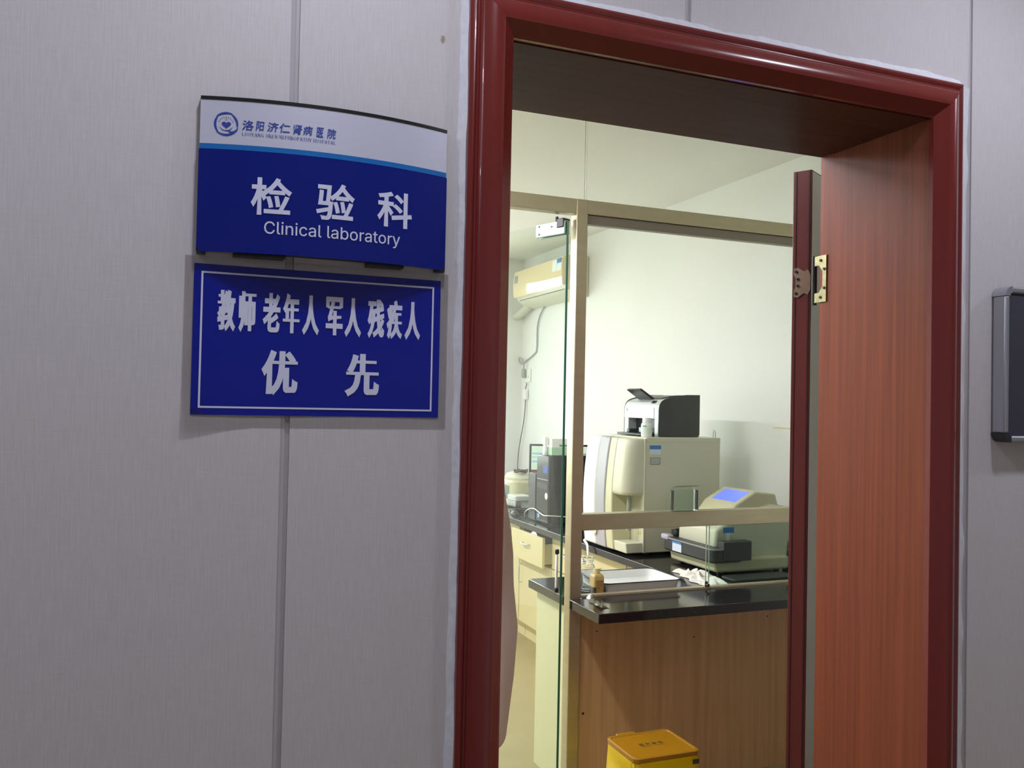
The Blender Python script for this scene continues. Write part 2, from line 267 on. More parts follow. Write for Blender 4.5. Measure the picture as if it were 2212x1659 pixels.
def lettering(items, fn, cuts=None, push=(0, -1, 0)):
    """items: (text, u0, u1, v0, v1, weight, shear); fn maps (u, v) onto the surface; weight thickens the strokes; cuts: width of slices that follow a curve"""
    mb = MB()
    for it in items:
        body, u0, u1, v0, v1, wt_ = it[:6]; sh = it[6] if len(it) > 6 else 0.0
        V, F = glyphs(body, sh)
        xs = [p.x for p in V]; ys = [p.y for p in V]; ax, bx, ay, by = min(xs), max(xs), min(ys), max(ys)
        w = wt_*(v1-v0)*0.5
        t = bmesh.new(); vs = [t.verts.new((u0 + w + (p.x-ax)/(bx-ax)*(u1-u0-2*w), v0 + w + (p.y-ay)/(by-ay)*(v1-v0-2*w), 0)) for p in V]
        for f in F:
            try: t.faces.new([vs[i] for i in f])
            except ValueError: pass
        bmesh.ops.remove_doubles(t, verts=t.verts, dist=1e-7)
        if w:      # push the outline outwards
            nrm = {}
            for e in t.edges:
                if len(e.link_faces) != 1: continue
                a, b = e.verts[0].co, e.verts[1].co; d = (b-a)
                if d.length < 1e-9: continue
                n = Vector((-d.y, d.x, 0)).normalized()
                if n.dot(e.link_faces[0].calc_center_median() - (a+b)/2) > 0: n = -n
                for v in e.verts: nrm.setdefault(v, []).append(n)
            for v, ns in nrm.items():
                m = sum(ns, Vector((0, 0, 0)))
                if m.length < 1e-6: continue
                m = m.normalized(); v.co += m*w/max(0.5, m.dot(ns[0]))
        if cuts:
            u = u0
            while u < u1:
                bmesh.ops.bisect_plane(t, geom=t.verts[:]+t.edges[:]+t.faces[:], plane_co=(u, 0, 0), plane_no=(1, 0, 0)); u += cuts
        for f in t.faces:     # every facet a hair apart, so that overlapping strokes never coincide
            k = Vector(push)*random.uniform(0, 0.00005)
            mb.face([mb.bm.verts.new(Vector(fn(v.co.x, v.co.y)) + k) for v in f.verts])
        t.free()
    return mb

# ------------------------------------------------------------------ the rooms
XL, XR, ZT = 0.505, 1.405, 2.165          # clear door opening
YW = 0.285                                 # thickness of the corridor wall
def corridor_wall():
    mb = MB()
    ox0, ox1, oz = XL-0.03, XR+0.03, ZT+0.03
    mb.box(-4, 0.006, 0, ox0, YW, 3.0); mb.box(ox1, 0.006, 0, 5.0, YW, 3.0); mb.box(ox0, 0.006, oz, ox1, YW, 3.0)
    seams = [-3.5, -2.777, -2.045, -1.308, -0.571, 0.165, 0.839, 1.516, 2.253, 2.99, 3.727, 4.464]
    g = 0.0065; xs = [-4] + seams + [5.0]
    for a, b in zip(xs, xs[1:]):
        a2, b2 = a+g, b-g
        if b2 <= ox0 or a2 >= ox1: mb.box(a2, 0, 0, b2, 0.006, 3.0)
        else:
            if a2 < ox0: mb.box(a2, 0, 0, ox0, 0.006, oz)
            if b2 > ox1: mb.box(ox1, 0, 0, b2, 0.006, oz)
            mb.box(a2, 0, oz, b2, 0.006, 3.0)
    struct('wall_corridor', mb, M_PANEL, smooth=0)
    for i, x in enumerate((0.165, 0.839, 1.516)):
        m = MB(); z0 = ZT+0.07 if i == 1 else 0.0
        m.prism([(x-0.0065, 0.006), (x-0.0065, 0.001), (x-0.003, -0.0005), (x-0.0005, 0.0012), (x+0.001, 0.0035), (x+0.0065, 0.004), (x+0.0065, 0.006)], 'z', z0, 3.0)
        struct('trim_%d' % (i+1), m, M_SEAM)
corridor_wall()
struct('floor', MB().box(-4, -1.95, -0.1, 5.0, 6.1, 0), M_FLOOR, smooth=0)
struct('wall_opposite', MB().box(-4, -2.05, 0, 5.0, -1.95, 2.7), M_PANEL, smooth=0)
struct('wall_corridor_left', MB().box(-4.1, -1.95, 0, -4.0, 0, 2.7), M_PANEL, smooth=0)
struct('wall_corridor_right', MB().box(5.0, -1.95, 0, 5.1, 0, 2.7), M_PANEL, smooth=0)
struct('ceiling_corridor', MB().box(-4, -1.95, 2.7, 5.0, 0.0, 2.78), M_WHITE, smooth=0)
struct('wall_right', MB().box(3.0, YW, 0, 3.1, 5.97, 2.87), M_WHITE, smooth=0)
struct('wall_left', MB().box(-1.6, YW, 0, -1.5, 5.97, 2.87), M_WHITE, smooth=0)
struct('ceiling_laboratory', MB().box(-1.6, YW, 2.87, 3.1, 6.07, 2.95), M_CEIL, smooth=0)
wx0, wx1, wz0, wz1 = -1.0, 2.55, 1.0, 2.72
mb = MB(); mb.box(-1.6, 5.97, 0, wx0, 6.07, 2.87); mb.box(wx1, 5.97, 0, 3.1, 6.07, 2.87); mb.box(wx0, 5.97, 0, wx1, 6.07, wz0); mb.box(wx0, 5.97, wz1, wx1, 6.07, 2.87)
struct('wall_back', mb, M_WHITE, smooth=0)
w1 = thing('window_1', ((wx0+wx1)/2, 6.02, wz0), kind='structure')
mb = MB()
mb.box(wx0, 5.99, wz0, wx1, 6.05, wz0+0.05); mb.box(wx0, 5.99, wz1-0.05, wx1, 6.05, wz1)
for i in range(4):
    x = wx0 + (wx1-wx0-0.05)*i/3; mb.box(x, 5.99, wz0+0.05, x+0.05, 6.05, wz1-0.05)
mb.box(wx0+0.05, 6.0, 2.24, wx1-0.05, 6.04, 2.29)
build('window_frame', mb, M_WHITEP, w1, smooth=0)
build('pane', MB().box(wx0+0.01, 6.018, wz0+0.01, wx1-0.01, 6.022, wz1-0.01), G_PANE, w1, smooth=0)

# ------------------------------------------------------------------ lamps (all above the frame)
def downlight(x, y):
    t = thing('ceiling_downlight', (x, y, 2.7), None, 'downlight', 'round corridor downlights')
    build('housing', MB().lathe([(0.085, 2.70), (0.085, 2.690), (0.07, 2.684), (0.068, 2.69), (0.068, 2.70)], (x, y, 0), cap=False), M_WHITEP, t)
    build('diffuser', MB().cyl((x, y, 2.699), (x, y, 2.692), 0.067, seg=28), M_DIFF, t)
    l = bpy.data.lights.new('downlight_lamp', 'AREA'); l.shape = 'DISK'; l.size = 0.13; l.energy = HALL_W; l.color = HALL_C
    o = bpy.data.objects.new('downlight_lamp', l); COL.objects.link(o); o.parent = t; o.location = (0, 0, -0.012)
    return t
for i, x in enumerate((-2.3, -1.03, 0.24, 1.51, 2.78)):
    t = downlight(x, -0.58); t['label'] = ('round white corridor downlight above the blue door signs', 'round white corridor downlight above the laboratory doorway')[i-2] if i in (2, 3) else 'round white recessed corridor downlight away from the doorway'
def tube_light(x, y, watts):
    t = thing('tube_light', (x, y, 2.87), None, 'ceiling light', 'fluorescent laboratory lights')
    build('body', MB().box(x-0.09, y-0.62, 2.80, x+0.09, y+0.62, 2.87), M_WHITEP, t, bevel=0.01)
    build('diffuser', MB().box(x-0.075, y-0.6, 2.788, x+0.075, y+0.6, 2.799), M_DIFF, t)
    l = bpy.data.lights.new('tube_lamp', 'AREA'); l.shape = 'RECTANGLE'; l.size = 0.15; l.size_y = 1.2; l.energy = watts; l.color = LAB_C
    o = bpy.data.objects.new('tube_lamp', l); COL.objects.link(o); o.parent = t; o.location = (0, 0, -0.09)
    return t
tube_light(0.05, 2.70, LAB_W)['label'] = 'fluorescent ceiling light over the front counter'
tube_light(0.05, 4.75, LAB_W)['label'] = 'fluorescent ceiling light near the laboratory window'

tube_light(0.35, 1.10, LAB_W*0.70)['label'] = 'added fill light between the doorway and the glass partition'  # added fill lamp, brightens the coat, counter front and analyser side

# ------------------------------------------------------------------ doorway
door = thing('door_1', (0.955, 0, 0), kind='structure')
# moulding: u grows outward from the opening, v toward the corridor
PROF = [(0, 0.0), (0, 0.012), (0.004, 0.016), (0.019, 0.030), (0.022, 0.033)] + \
       [(0.022 + 0.035*k/8, 0.033 + 0.006*math.sin(math.pi*k/8)*(1-0.3*k/8) - 0.010*k/8) for k in range(1, 9)] + \
       [(0.060, 0.017), (0.0625, 0.0165)] + [(0.0625 + 0.0125*k/4, 0.0165 + 0.0035*math.sin(math.pi*k/4)) for k in range(1, 5)] + [(0.076, 0.0)]
def casing(name, mitre):
    return build(name, MB().loft(mitre), M_RED, door, smooth=30)
casing('casing_left', [[(XL-u, -v, 0) for u, v in PROF], [(XL-u, -v, ZT+u) for u, v in PROF]])
casing('casing_right', [[(XR+u, -v, 0) for u, v in PROF], [(XR+u, -v, ZT+u) for u, v in PROF]])
casing('casing_top', [[(XL-u, -v, ZT+u) for u, v in PROF], [(XR+u, -v, ZT+u) for u, v in PROF]])
JD, ST = 0.308, 0.266
build('jamb_lining_right', MB().box(XR, 0.0, 0, XR+0.03, ST-0.001, ZT+0.03), M_WOODJ, door, smooth=0)
build('jamb_lining_left', MB().box(XL-0.03, 0.0, 0, XL, JD, ZT+0.03), M_WOODJ, door, smooth=0)
build('head_lining', MB().box(XL, 0.0, ZT-0.002, XR, ST-0.001, ZT+0.03), M_WOODH, door, smooth=0)
build('hinge_strip', MB().box(XR+0.0015, ST, 0, XR+0.03, JD, ZT+0.03), M_WOODJ, door, smooth=0)
build('head_strip', MB().box(XL, ST, ZT+0.0005, XR, JD, ZT+0.03), M_WOODH, door, smooth=0)
# leaf swung far back into the laboratory: only its hinge edge shows
HX, HY, TH = 1.418, 0.352, 0.045
d1 = Vector((math.cos(math.radians(30)), math.sin(math.radians(30)), 0)); d2 = Vector((-d1.y, d1.x, 0))
B = Vector((HX, HY, 0))
def leaf_ring(z): return [B + Vector((0, 0, z)), B + d1*0.90 + Vector((0, 0, z)), B + d1*0.90 + d2*TH + Vector((0, 0, z)), B + d2*TH + Vector((0, 0, z))]
leaf = build('door_leaf', MB().loft([leaf_ring(0.008), leaf_ring(2.150)]), M_REDDOOR, door, bevel=0.0015)
mm = MB()
for t0, t1 in ((0.004, 0.0075), (0.036, 0.038)):
    a = B - d1*0.0012 + d2*t0; b = B - d1*0.0012 + d2*t1; c = B + d2*t1 + d1*0.001; e = B + d2*t0 + d1*0.001
    mm.loft([[p + Vector((0, 0, z)) for p in (a, b, c, e)] for z in (0.01, 2.149)])
build('edge_band', mm, mat('dark_edge_band', (60, 22, 22), 0.4), leaf)
tp = B - d2*0.0008 + d1*0.002
build('steel_trim', MB().loft([[tp + Vector((0, 0, z)), tp + d1*0.10 + Vector((0, 0, z)), tp + d1*0.10 + d2*0.0006 + Vector((0, 0, z)), tp + d2*0.0006 + Vector((0, 0, z))] for z in (0.012, 2.146)]), mat('grey_trim', (176, 178, 164), 0.35, metal=0.3), leaf, smooth=0, label='grey metal trim beside the hinge edge')
def hinge(zc):
    # butterfly hinge: slim plate on the leaf edge, larger plate with a window on the jamb
    h = 0.054
    mb = MB(); fx = B - d1*0.0022
    pts = [(0.006, -0.030), (0.016, -0.026), (0.030, -0.036), (0.040, -0.034), (0.0405, -0.020), (0.036, -0.012), (0.036, 0.012), (0.0405, 0.020), (0.040, 0.034), (0.030, 0.036), (0.016, 0.026), (0.006, 0.030), (0.0, 0.018), (0.0, -0.018)]
    mb.loft([[fx + d2*(p[0]) + d1*k + Vector((0, 0, zc+p[1])) for p in pts] for k in (0, 0.002)])
    hl = build('hinge', mb, mat('worn_dark_hinge_plate', (150, 130, 112), 0.4, metal=0.6, var=0.2, scale=(90, 90, 90)), leaf)
    mb = MB(); x = XR - 0.0015; yk = 0.327
    out = [(yk, -h), (0.287, -h), (0.287, h), (yk, h)]
    # frame made of four bars round the window
    for y0, y1, z0, z1 in ((0.284, 0.296, -h, h), (0.296, 0.322, h-0.022, h), (0.296, 0.322, -h, -h+0.022)):
        mb.box(x, y0, zc+z0, x+0.0018, y1, zc+z1)
    for sgn in (-1, 1):
        mb.prism([(0.296, zc+sgn*(h-0.022)), (0.308, zc+sgn*(h-0.022)), (0.296, zc+sgn*(h-0.036))], 'x', x, x+0.0018)
    build('hinge_jamb_plate', mb, M_STEELD, door)
    mb = MB(); mb.cyl((1.4085, 0.3285, zc-h-0.004), (1.4085, 0.3285, zc+h+0.002), 0.0062, seg=16)
    for z in (-0.031, 0.0, 0.031): mb.cyl((1.4085, 0.3285, zc+z-0.0008), (1.4085, 0.3285, zc+z+0.0008), 0.0068, seg=16)
    build('hinge_knuckle', mb, M_DARKSTEEL, door)
    mb = MB()
    for y, z in ((0.290, 0.034-0.012), (0.290, -0.022), (0.302, h-0.011), (0.302, -h+0.011)):
        mb.cyl((XR-0.0034, y, zc+z), (XR-0.001, y, zc+z), 0.0034, seg=12)
    for u, z in ((0.034, 0.026), (0.030, 0.008), (0.030, -0.008), (0.034, -0.026)):
        p = B - d1*0.0042 + d2*u + Vector((0, 0, zc+z)); mb.cyl(p, p + d1*0.003, 0.0032, seg=12)
    build('hinge_screws', mb, mat('dark_screw', (58, 58, 48), 0.4, metal=0.8), door)
hinge(1.881); hinge(0.28)
# white filler round the casing
def wobble():
    ph = [(random.uniform(4, 90)*(1+k*0.5), random.uniform(0, 6.28), 1/(1+0.5*k)) for k in range(7)]
    tot = sum(p[2] for p in ph)
    return lambda t: 0.5 + 0.5*sum(a*math.sin(f*t+p) for f, p, a in ph)/tot*1.6
def caulk(p0, p1, out, w0, w1, n, front=0.004):
    p0, p1, out = Vector(p0), Vector(p1), Vector(out); rings = []; fa, fb, fc, fd = wobble(), wobble(), wobble(), wobble()
    for i in range(n+1):
        t = i/n; p = p0.lerp(p1, t)
        a = -w0*(0.2+1.6*fa(t)); b = w1*(0.72+0.45*fb(t)); f = front*(0.5+0.8*fc(t))
        rings.append([p + out*a, p + out*(a*0.9) + Vector((0, -0.013*(0.6+0.5*fd(t)), 0)), p + out*(b*0.35) + Vector((0, -f-0.004, 0)), p + out*b*0.9 + Vector((0, -0.0012, 0)), p + out*b])
    return MB().loft(rings)
UO = 0.076
build('caulk_bead', caulk((XL-UO, 0, 0), (XL-UO, 0, ZT+UO), (-1, 0, 0), 0.003, 0.010, 150), M_CAULK, door, smooth=60)
build('caulk_bead', caulk((XR+UO, 0, 0), (XR+UO, 0, ZT+UO), (1, 0, 0), 0.004, 0.029, 150), M_CAULK, door, smooth=60)
build('caulk_bead', caulk((XL-UO, 0, ZT+UO), (XR+UO+0.004, 0, ZT+UO), (0, 0, 1), 0.006, 0.017, 200), M_CAULK, door, smooth=60)

# ------------------------------------------------------------------ signs on the corridor wall
AX, AH = 0.2165, 0.182
def arc(x): return -(0.012 + 0.030*(1-((x-AX)/AH)**2))
def shell(x0, x1, z0, z1, out, th, n=28):
    rings = []
    for i in range(n+1):
        x = x0 + (x1-x0)*i/n; y = arc(x)-out
        rings.append([(x, y, z0), (x, y, z1), (x, y+th, z1), (x, y+th, z0)])
    return MB().loft(rings)
sx0, sx1 = AX-0.180, AX+0.1805
sg = thing('department_sign', (AX, 0, 1.78), 'curved blue and silver wall sign reading Clinical laboratory, above the flat sticker', 'sign')
build('upper_panel', shell(sx0, sx1, 1.934, 1.996, 0.0, 0.003), M_ALU, sg)
build('accent_strip', shell(sx0, sx1, 1.9265, 1.9338, 0.0003, 0.003), M_CYAN, sg)
build('lower_panel', shell(sx0-0.001, sx1+0.001, 1.782, 1.9258, 0.0012, 0.003), M_NAVY, sg)
def arc_plate(z0, z1, out, inset=0.0):
    pts = [(sx0+inset, -0.001)] + [(sx0+inset + (sx1-sx0-2*inset)*i/28, arc(sx0+inset + (sx1-sx0-2*inset)*i/28)-out) for i in range(29)] + [(sx1-inset, -0.001)]
    return MB().prism(pts, 'z', z0, z1)
build('top_cap', arc_plate(1.9962, 2.0005, 0.0012), M_BLACK, sg)
build('back_box', arc_plate(1.786, 1.9955, -0.0045, 0.003), mat('dark_sign_back', (52, 54, 66), 0.6), sg)
for a, b in ((0.085, 0.155), (0.275, 0.33)):
    build('clip', MB().prism([(a, -0.004), (a, arc(a)+0.006), (b, arc(b)+0.006), (b, -0.004)], 'z', 1.7785, 1.7858), M_BLACK, sg)
for a, b, c in ((sx0, sx0+0.012, -0.015), (sx1-0.014, sx1, -0.015)):
    build('clip', MB().prism([(a, -0.002), (a, c), (b, c), (b, -0.002)], 'z', 1.779, 1.786), M_BLACK, sg)
on = lambda out: (lambda u, v: (u, arc(u)-out, v))
build('lettering', lettering([('检', 0.1056, 0.1604, 1.8368, 1.8900, 0.045), ('验', 0.1948, 0.2495, 1.8368, 1.8900, 0.045), ('科', 0.2844, 0.3391, 1.8368, 1.8900, 0.045),
    ('Clinical laboratory', 0.1241, 0.3208, 1.8058, 1.8287, 0.010)], on(0.0019), 0.008), M_LETW, sg, smooth=0)
hosp = '洛阳济仁肾病医院'; hi = []
xs = [(573, 742), (770, 895), (938, 1103), (1118, 1275), (1323, 1460), (1472, 1618), (1672, 1785), (1838, 1978)]
for ch, (a, b) in zip(hosp, xs):
    f = lambda p: 0.0915 + (p-573)/(1978-573)*(0.2206-0.0915)
    hi.append((ch, f(a), f(b), 1.9552 + random.uniform(-0.0006, 0.0006), 1.9692, 0.03, 0.12))
build('hospital_name', lettering(hi, on(0.0006), 0.01), M_LETB, sg, smooth=0)
# thin serif capitals drawn stroke by stroke: (thick strokes, thin strokes, serif feet) on a unit cell
def serif_line(text, u0, u1, v0, v1):
    S = {'L': ([(.2, 0, .2, 1)], [(.2, .03, .85, .03), (.85, .03, .85, .25)], [(.2, 1)]), 'U': ([(.2, 1, .2, .25)], [(.2, .25, .5, .02), (.5, .02, .8, .25), (.8, .25, .8, 1)], [(.2, 1), (.8, 1)]),
         'O': ([(.12, .3, .12, .7), (.88, .3, .88, .7)], [(.12, .7, .5, .99), (.5, .99, .88, .7), (.88, .3, .5, .01), (.5, .01, .12, .3)], []), 'Y': ([(.1, 1, .5, .45), (.5, .45, .5, 0)], [(.9, 1, .5, .45)], [(.1, 1), (.9, 1), (.5, 0)]),
         'A': ([(.5, 1, .9, 0)], [(.5, 1, .1, 0), (.25, .36, .75, .36)], [(.1, 0), (.9, 0)]), 'N': ([(.15, 1, .85, 0)], [(.15, 0, .15, 1), (.85, 0, .85, 1)], [(.15, 0), (.15, 1), (.85, 1)]),
         'G': ([(.12, .3, .12, .7), (.82, .02, .82, .42)], [(.12, .7, .5, .99), (.5, .99, .85, .75), (.82, .1, .5, .01), (.5, .01, .12, .3)], [(.82, .42)]), 'J': ([(.6, 1, .6, .15)], [(.6, .15, .4, 0), (.4, 0, .2, .12)], [(.6, 1)]),
         'I': ([(.5, 0, .5, 1)], [], [(.5, 0), (.5, 1)]), 'R': ([(.2, 0, .2, 1), (.45, .5, .9, 0)], [(.2, .97, .6, .97), (.6, .97, .8, .75), (.8, .75, .6, .5), (.6, .5, .2, .5)], [(.2, 0), (.9, 0), (.2, 1)]),
         'E': ([(.2, 0, .2, 1)], [(.2, .97, .8, .97), (.2, .5, .65, .5), (.2, .03, .85, .03)], [(.2, 0), (.2, 1)]), 'P': ([(.2, 0, .2, 1)], [(.2, .97, .6, .97), (.6, .97, .82, .75), (.82, .75, .6, .48), (.6, .48, .2, .48)], [(.2, 0), (.2, 1)]),
         'H': ([(.15, 0, .15, 1), (.85, 0, .85, 1)], [(.15, .5, .85, .5)], [(.15, 0), (.15, 1), (.85, 0), (.85, 1)]), 'T': ([(.5, 0, .5, 1)], [(.08, .97, .92, .97), (.08, .97, .08, .8), (.92, .97, .92, .8)], [(.5, 0)]),
         'S': ([(.25, .75, .75, .28)], [(.8, .85, .5, .99), (.5, .99, .25, .75), (.75, .28, .5, .01), (.5, .01, .2, .15)], []), ' ': ([], [], [])}
    W = {'I': .45, ' ': .42, 'J': .6, 'L': .85, 'E': .85, 'P': .85, 'S': .8, 'O': 1.05, 'G': 1.05}
    tot = sum(W.get(c, 1.0) for c in text); k = (u1-u0)/tot; mb = MB(); u = u0
    def stroke(a, b, c, d, w, wd):
        p, q = Vector((u + a*wd*k, v0 + b*(v1-v0))), Vector((u + c*wd*k, v0 + d*(v1-v0))); n = Vector((-(q-p).y, (q-p).x)).normalized()*w/2
        pts = [p+n, p-n, q-n, q+n]; mb.poly([(t.x, arc(t.x)-0.0006, t.y) for t in pts])
    for c in text:
        wd = W.get(c, 1.0); A, T, F = S[c]
        for s in A: stroke(*s, 0.00062, wd*0.9)
        for s in T: stroke(*s, 0.00032, wd*0.9)
        for x, y in F: stroke(x-.16, y, x+.16, y, 0.00035, wd*0.9)
        u += wd*k
    return mb
build('hospital_name_latin', serif_line('LUOYANG JIREN NEPHROPATHY HOSPATAL', 0.0915, 0.2208, 1.9472, 1.9517), M_LETB, sg, smooth=0)
# emblem: three crescents, a cupped hand, a heart, a ring of tiny marks
LC, LR = (0.0703, 1.9622), 0.0162
mb = MB()
def crescent(a0, a1, thick, r=LR, cx=LC[0], cz=LC[1], n=14, out=0.0006):
    o, i_ = [], []
    for k in range(n+1):
        t = k/n; a = math.radians(a0 + (a1-a0)*t); w = thick*math.sin(math.pi*t)**0.45
        o.append((cx + r*math.cos(a), cz + r*math.sin(a))); i_.append((cx + (r-w)*math.cos(a), cz + (r-w)*math.sin(a)))
    for k in range(n):
        mb.poly([(p[0], arc(p[0])-out, p[1]) for p in (o[k], o[k+1], i_[k+1], i_[k])])
crescent(58, 142, 0.0030, r=LR*1.04); crescent(130, 232, 0.0031, r=LR*0.99); crescent(-20, 66, 0.0030, r=LR*0.99); crescent(218, 345, 0.0031, r=LR*1.04)
hand = [(-0.05, -0.58), (0.2, -0.55), (0.45, -0.62), (0.72, -0.58), (0.97, -0.33), (0.9, -0.56), (0.62, -0.80), (0.3, -0.84), (0.26, -0.72), (0.3, -0.66), (0.1, -0.62)]
mb.poly([(LC[0]+a*LR, arc(LC[0]+a*LR)-0.0007, LC[1]+b*LR) for a, b in hand])
hp = []
for k in range(28):
    t = 2*math.pi*k/28; hp.append((16*math.sin(t)**3/17, (13*math.cos(t)-5*math.cos(2*t)-2*math.cos(3*t)-math.cos(4*t))/17))
mb.poly([(LC[0]+a*LR*0.40+0.0003, arc(LC[0]+a*LR*0.40)-0.0007, LC[1]-0.001+b*LR*0.36) for a, b in hp])
crescent(200, 340, 0.0011, r=LR*0.58, cz=LC[1]-0.0005)
for k in range(9):
    a = math.radians(20 + 140*k/8); x, z = LC[0] + LR*0.60*math.cos(a), LC[1] + LR*0.60*math.sin(a)
    mb.poly([(x+dx, arc(x)-0.0007, z+dz) for dx, dz in ((-.0005, -.0006), (.0005, -.0006), (.0005, .0006), (-.0005, .0006))])
em = build('emblem', mb, M_LETB, sg, smooth=0)
mb = MB()
for k in range(6):
    a = math.radians(60*k); b2 = math.radians(60*k+60); x0_, z0_ = LC[0]+0.0003, LC[1]+LR*0.40
    q = [(x0_+r*math.cos(t), z0_+r*math.sin(t)) for r, t in ((0.0016, a), (0.0016, b2), (0.0011, b2), (0.0011, a))]
    mb.poly([(p[0], arc(p[0])-0.0008, p[1]) for p in q])
build('emblem_ring', mb, M_GOLD, em, smooth=0)

s2 = thing('priority_notice', (0.2145, 0, 1.556), 'flat blue priority notice with white border, stuck below the curved sign', 'notice')
SX0, SX1, SZ0, SZ1 = 0.0345, 0.3958, 1.5540, 1.7671
def notice(u, v):
    x = SX0 + (SX1-SX0)*u; z = SZ0 + (SZ1-SZ0)*v
    return (x, -0.0014 - 0.0006*math.sin(7*u+3*v), z)
mb = MB().grid(notice, 24, 14); build('sheet', mb, M_BLUES, s2)
def on2(u, v): return (u, -0.0023, v)
mb = MB(); bx0, bx1, bz0, bz1, bw = 0.0442, 0.3848, 1.5637, 1.7566, 0.0026
for a, b, c, d in ((bx0, bz0, bx1, bz0+bw), (bx0, bz1-bw, bx1, bz1), (bx0, bz0+bw, bx0+bw, bz1-bw), (bx1-bw, bz0+bw, bx1, bz1-bw)):
    mb.poly([on2(a, b), on2(c, b), on2(c, d), on2(a, d)])
build('border_line', mb, M_LETW, s2, smooth=0)
R0, R1 = 1.6745, 1.7315
row = [('教', .0668, .0912), ('师', .0958, .1197), ('老', .1291, .1536), ('年', .1573, .1812), ('人', .1852, .2094), ('军', .2193, .2444), ('人', .2474, .2721), ('残', .2819, .3074), ('疾', .3111, .3351), ('人', .3394, .3638)]
build('lettering', lettering([(c, a, b, R0, R1, 0.055) for c, a, b in row] + [('优', .1295, .1805, 1.5852, 1.6484, 0.075), ('先', .2507, .3014, 1.5852, 1.6484, 0.075)], on2), M_LETW, s2, smooth=0)
def film(u, v):
    x0 = 0.022; x1 = 0.408; z0 = 1.536 - 0.010*max(0, 1-u*4); z1 = 1.7785
    x = x0 + (x1-x0)*u; z = z0 + (z1-z0)*v
    curl = 0.004*max(0, 1-u*6)*max(0, 1-v*5)
    return (x, -0.0006 - curl, z)
build('clear_film', MB().grid(film, 20, 14), G_FILM, s2, label='clear film sticking out round the notice')

# ------------------------------------------------------------------ board at the right of the door
bd = thing('notice_board', (1.95, 0, 1.52), 'dark slate board in an aluminium frame, right of the doorway', 'board')
bx0, bx1, bz0, bz1 = 1.583, 2.32, 1.520, 1.838
build('face', MB().box(bx0+0.012, -0.028, bz0+0.012, bx1-0.012, -0.004, bz1-0.012), M_SLATE, bd, smooth=0)
def rail(x0, z0, x1, z1): return MB().box(x0, -0.033, z0, x1, -0.002, z1)
build('frame_side', rail(bx0, bz0+0.018, bx0+0.013, bz1-0.018), M_ALUF, bd, bevel=0.004)
build('frame_side', rail(bx1-0.013, bz0+0.018, bx1, bz1-0.018), M_ALUF, bd, bevel=0.004)
build('frame_rail', rail(bx0+0.018, bz0, bx1-0.018, bz0+0.013), M_ALUF, bd, bevel=0.004)
build('frame_rail', rail(bx0+0.018, bz1-0.013, bx1-0.018, bz1), M_ALUF, bd, bevel=0.004)
for cx, sx in ((bx0, 1), (bx1, -1)):
    for cz, sz in ((bz0, 1), (bz1, -1)):
        pts = [(cx + sx*(0.019 - 0.0195*math.sin(a)), cz + sz*(0.019 - 0.0195*math.cos(a))) for a in [math.pi/2*k/6 for k in range(7)]] + [(cx+sx*0.0125, cz+sz*0.019), (cx+sx*0.019, cz+sz*0.0125)]
        pts = pts[:7] + [(cx+sx*0.013, cz+sz*0.019), (cx+sx*0.014, cz+sz*0.014), (cx+sx*0.019, cz+sz*0.013)]
        build('corner_cap', MB().prism(pts, 'y', -0.0335, -0.0015), M_ALUF if sz < 0 else M_DGREY, bd)

# ------------------------------------------------------------------ glass partition and counter
YP = 1.85; PX0, PX1 = 1.525, 1.575
gp = thing('glass_partition', (PX0, YP, 0), 'steel framed glass partition standing on the black counter', 'partition')
build('post', MB().box(PX0, YP, 0.0, PX1, YP+0.055, 2.408), M_STEEL, gp, bevel=0.003)
build('post', MB().box(0.50, YP, 0.0, 0.55, YP+0.055, 2.408), M_STEEL, gp, bevel=0.003)
build('top_rail', MB().box(0.55, YP+0.003, 2.348, PX0, YP+0.053, 2.408), M_STEEL, gp, bevel=0.002)
tr = build('top_rail', MB().box(PX1, YP+0.003, 2.350, 3.0, YP+0.053, 2.408), M_STEEL, gp, bevel=0.002)
build('glazing_channel', MB().box(PX1, YP+0.012, 2.312, 3.0, YP+0.046, 2.349), mat('grey_channel', (138, 132, 118), 0.4, metal=0.6), gp, bevel=0.002)
build('middle_rail', MB().box(PX1, YP+0.003, 1.070, 3.0, YP+0.053, 1.136), M_STEEL, gp, bevel=0.002)
build('pane', MB().box(PX1, YP+0.024, 1.136, 3.0, YP+0.032, 2.312), G_PANE, gp, smooth=0)
build('upper_pane', MB().box(PX1+0.002, YP+0.024, 2.408, 2.999, YP+0.032, 2.869), G_PANE, gp, smooth=0)
build('upper_pane', MB().box(0.50, YP+0.024, 2.408, PX1-0.004, YP+0.032, 2.869), G_PANE, gp, smooth=0)
build('pane_joint', MB().box(PX1-0.004, YP+0.020, 2.409, PX1+0.002, YP+0.034, 2.868), mat('bright_joint', (240, 244, 222), 0.3), gp, smooth=0)
build('side_pane', MB().box(-1.499, YP+0.024, 0.002, 0.50, YP+0.032, 2.869), G_PANE, gp, smooth=0)
build('track', MB().box(PX1+0.012, YP+0.012, 0.8005, 3.0, YP+0.042, 0.808), mat('cream_track', (190, 180, 150), 0.4, metal=0.3), gp, smooth=0)
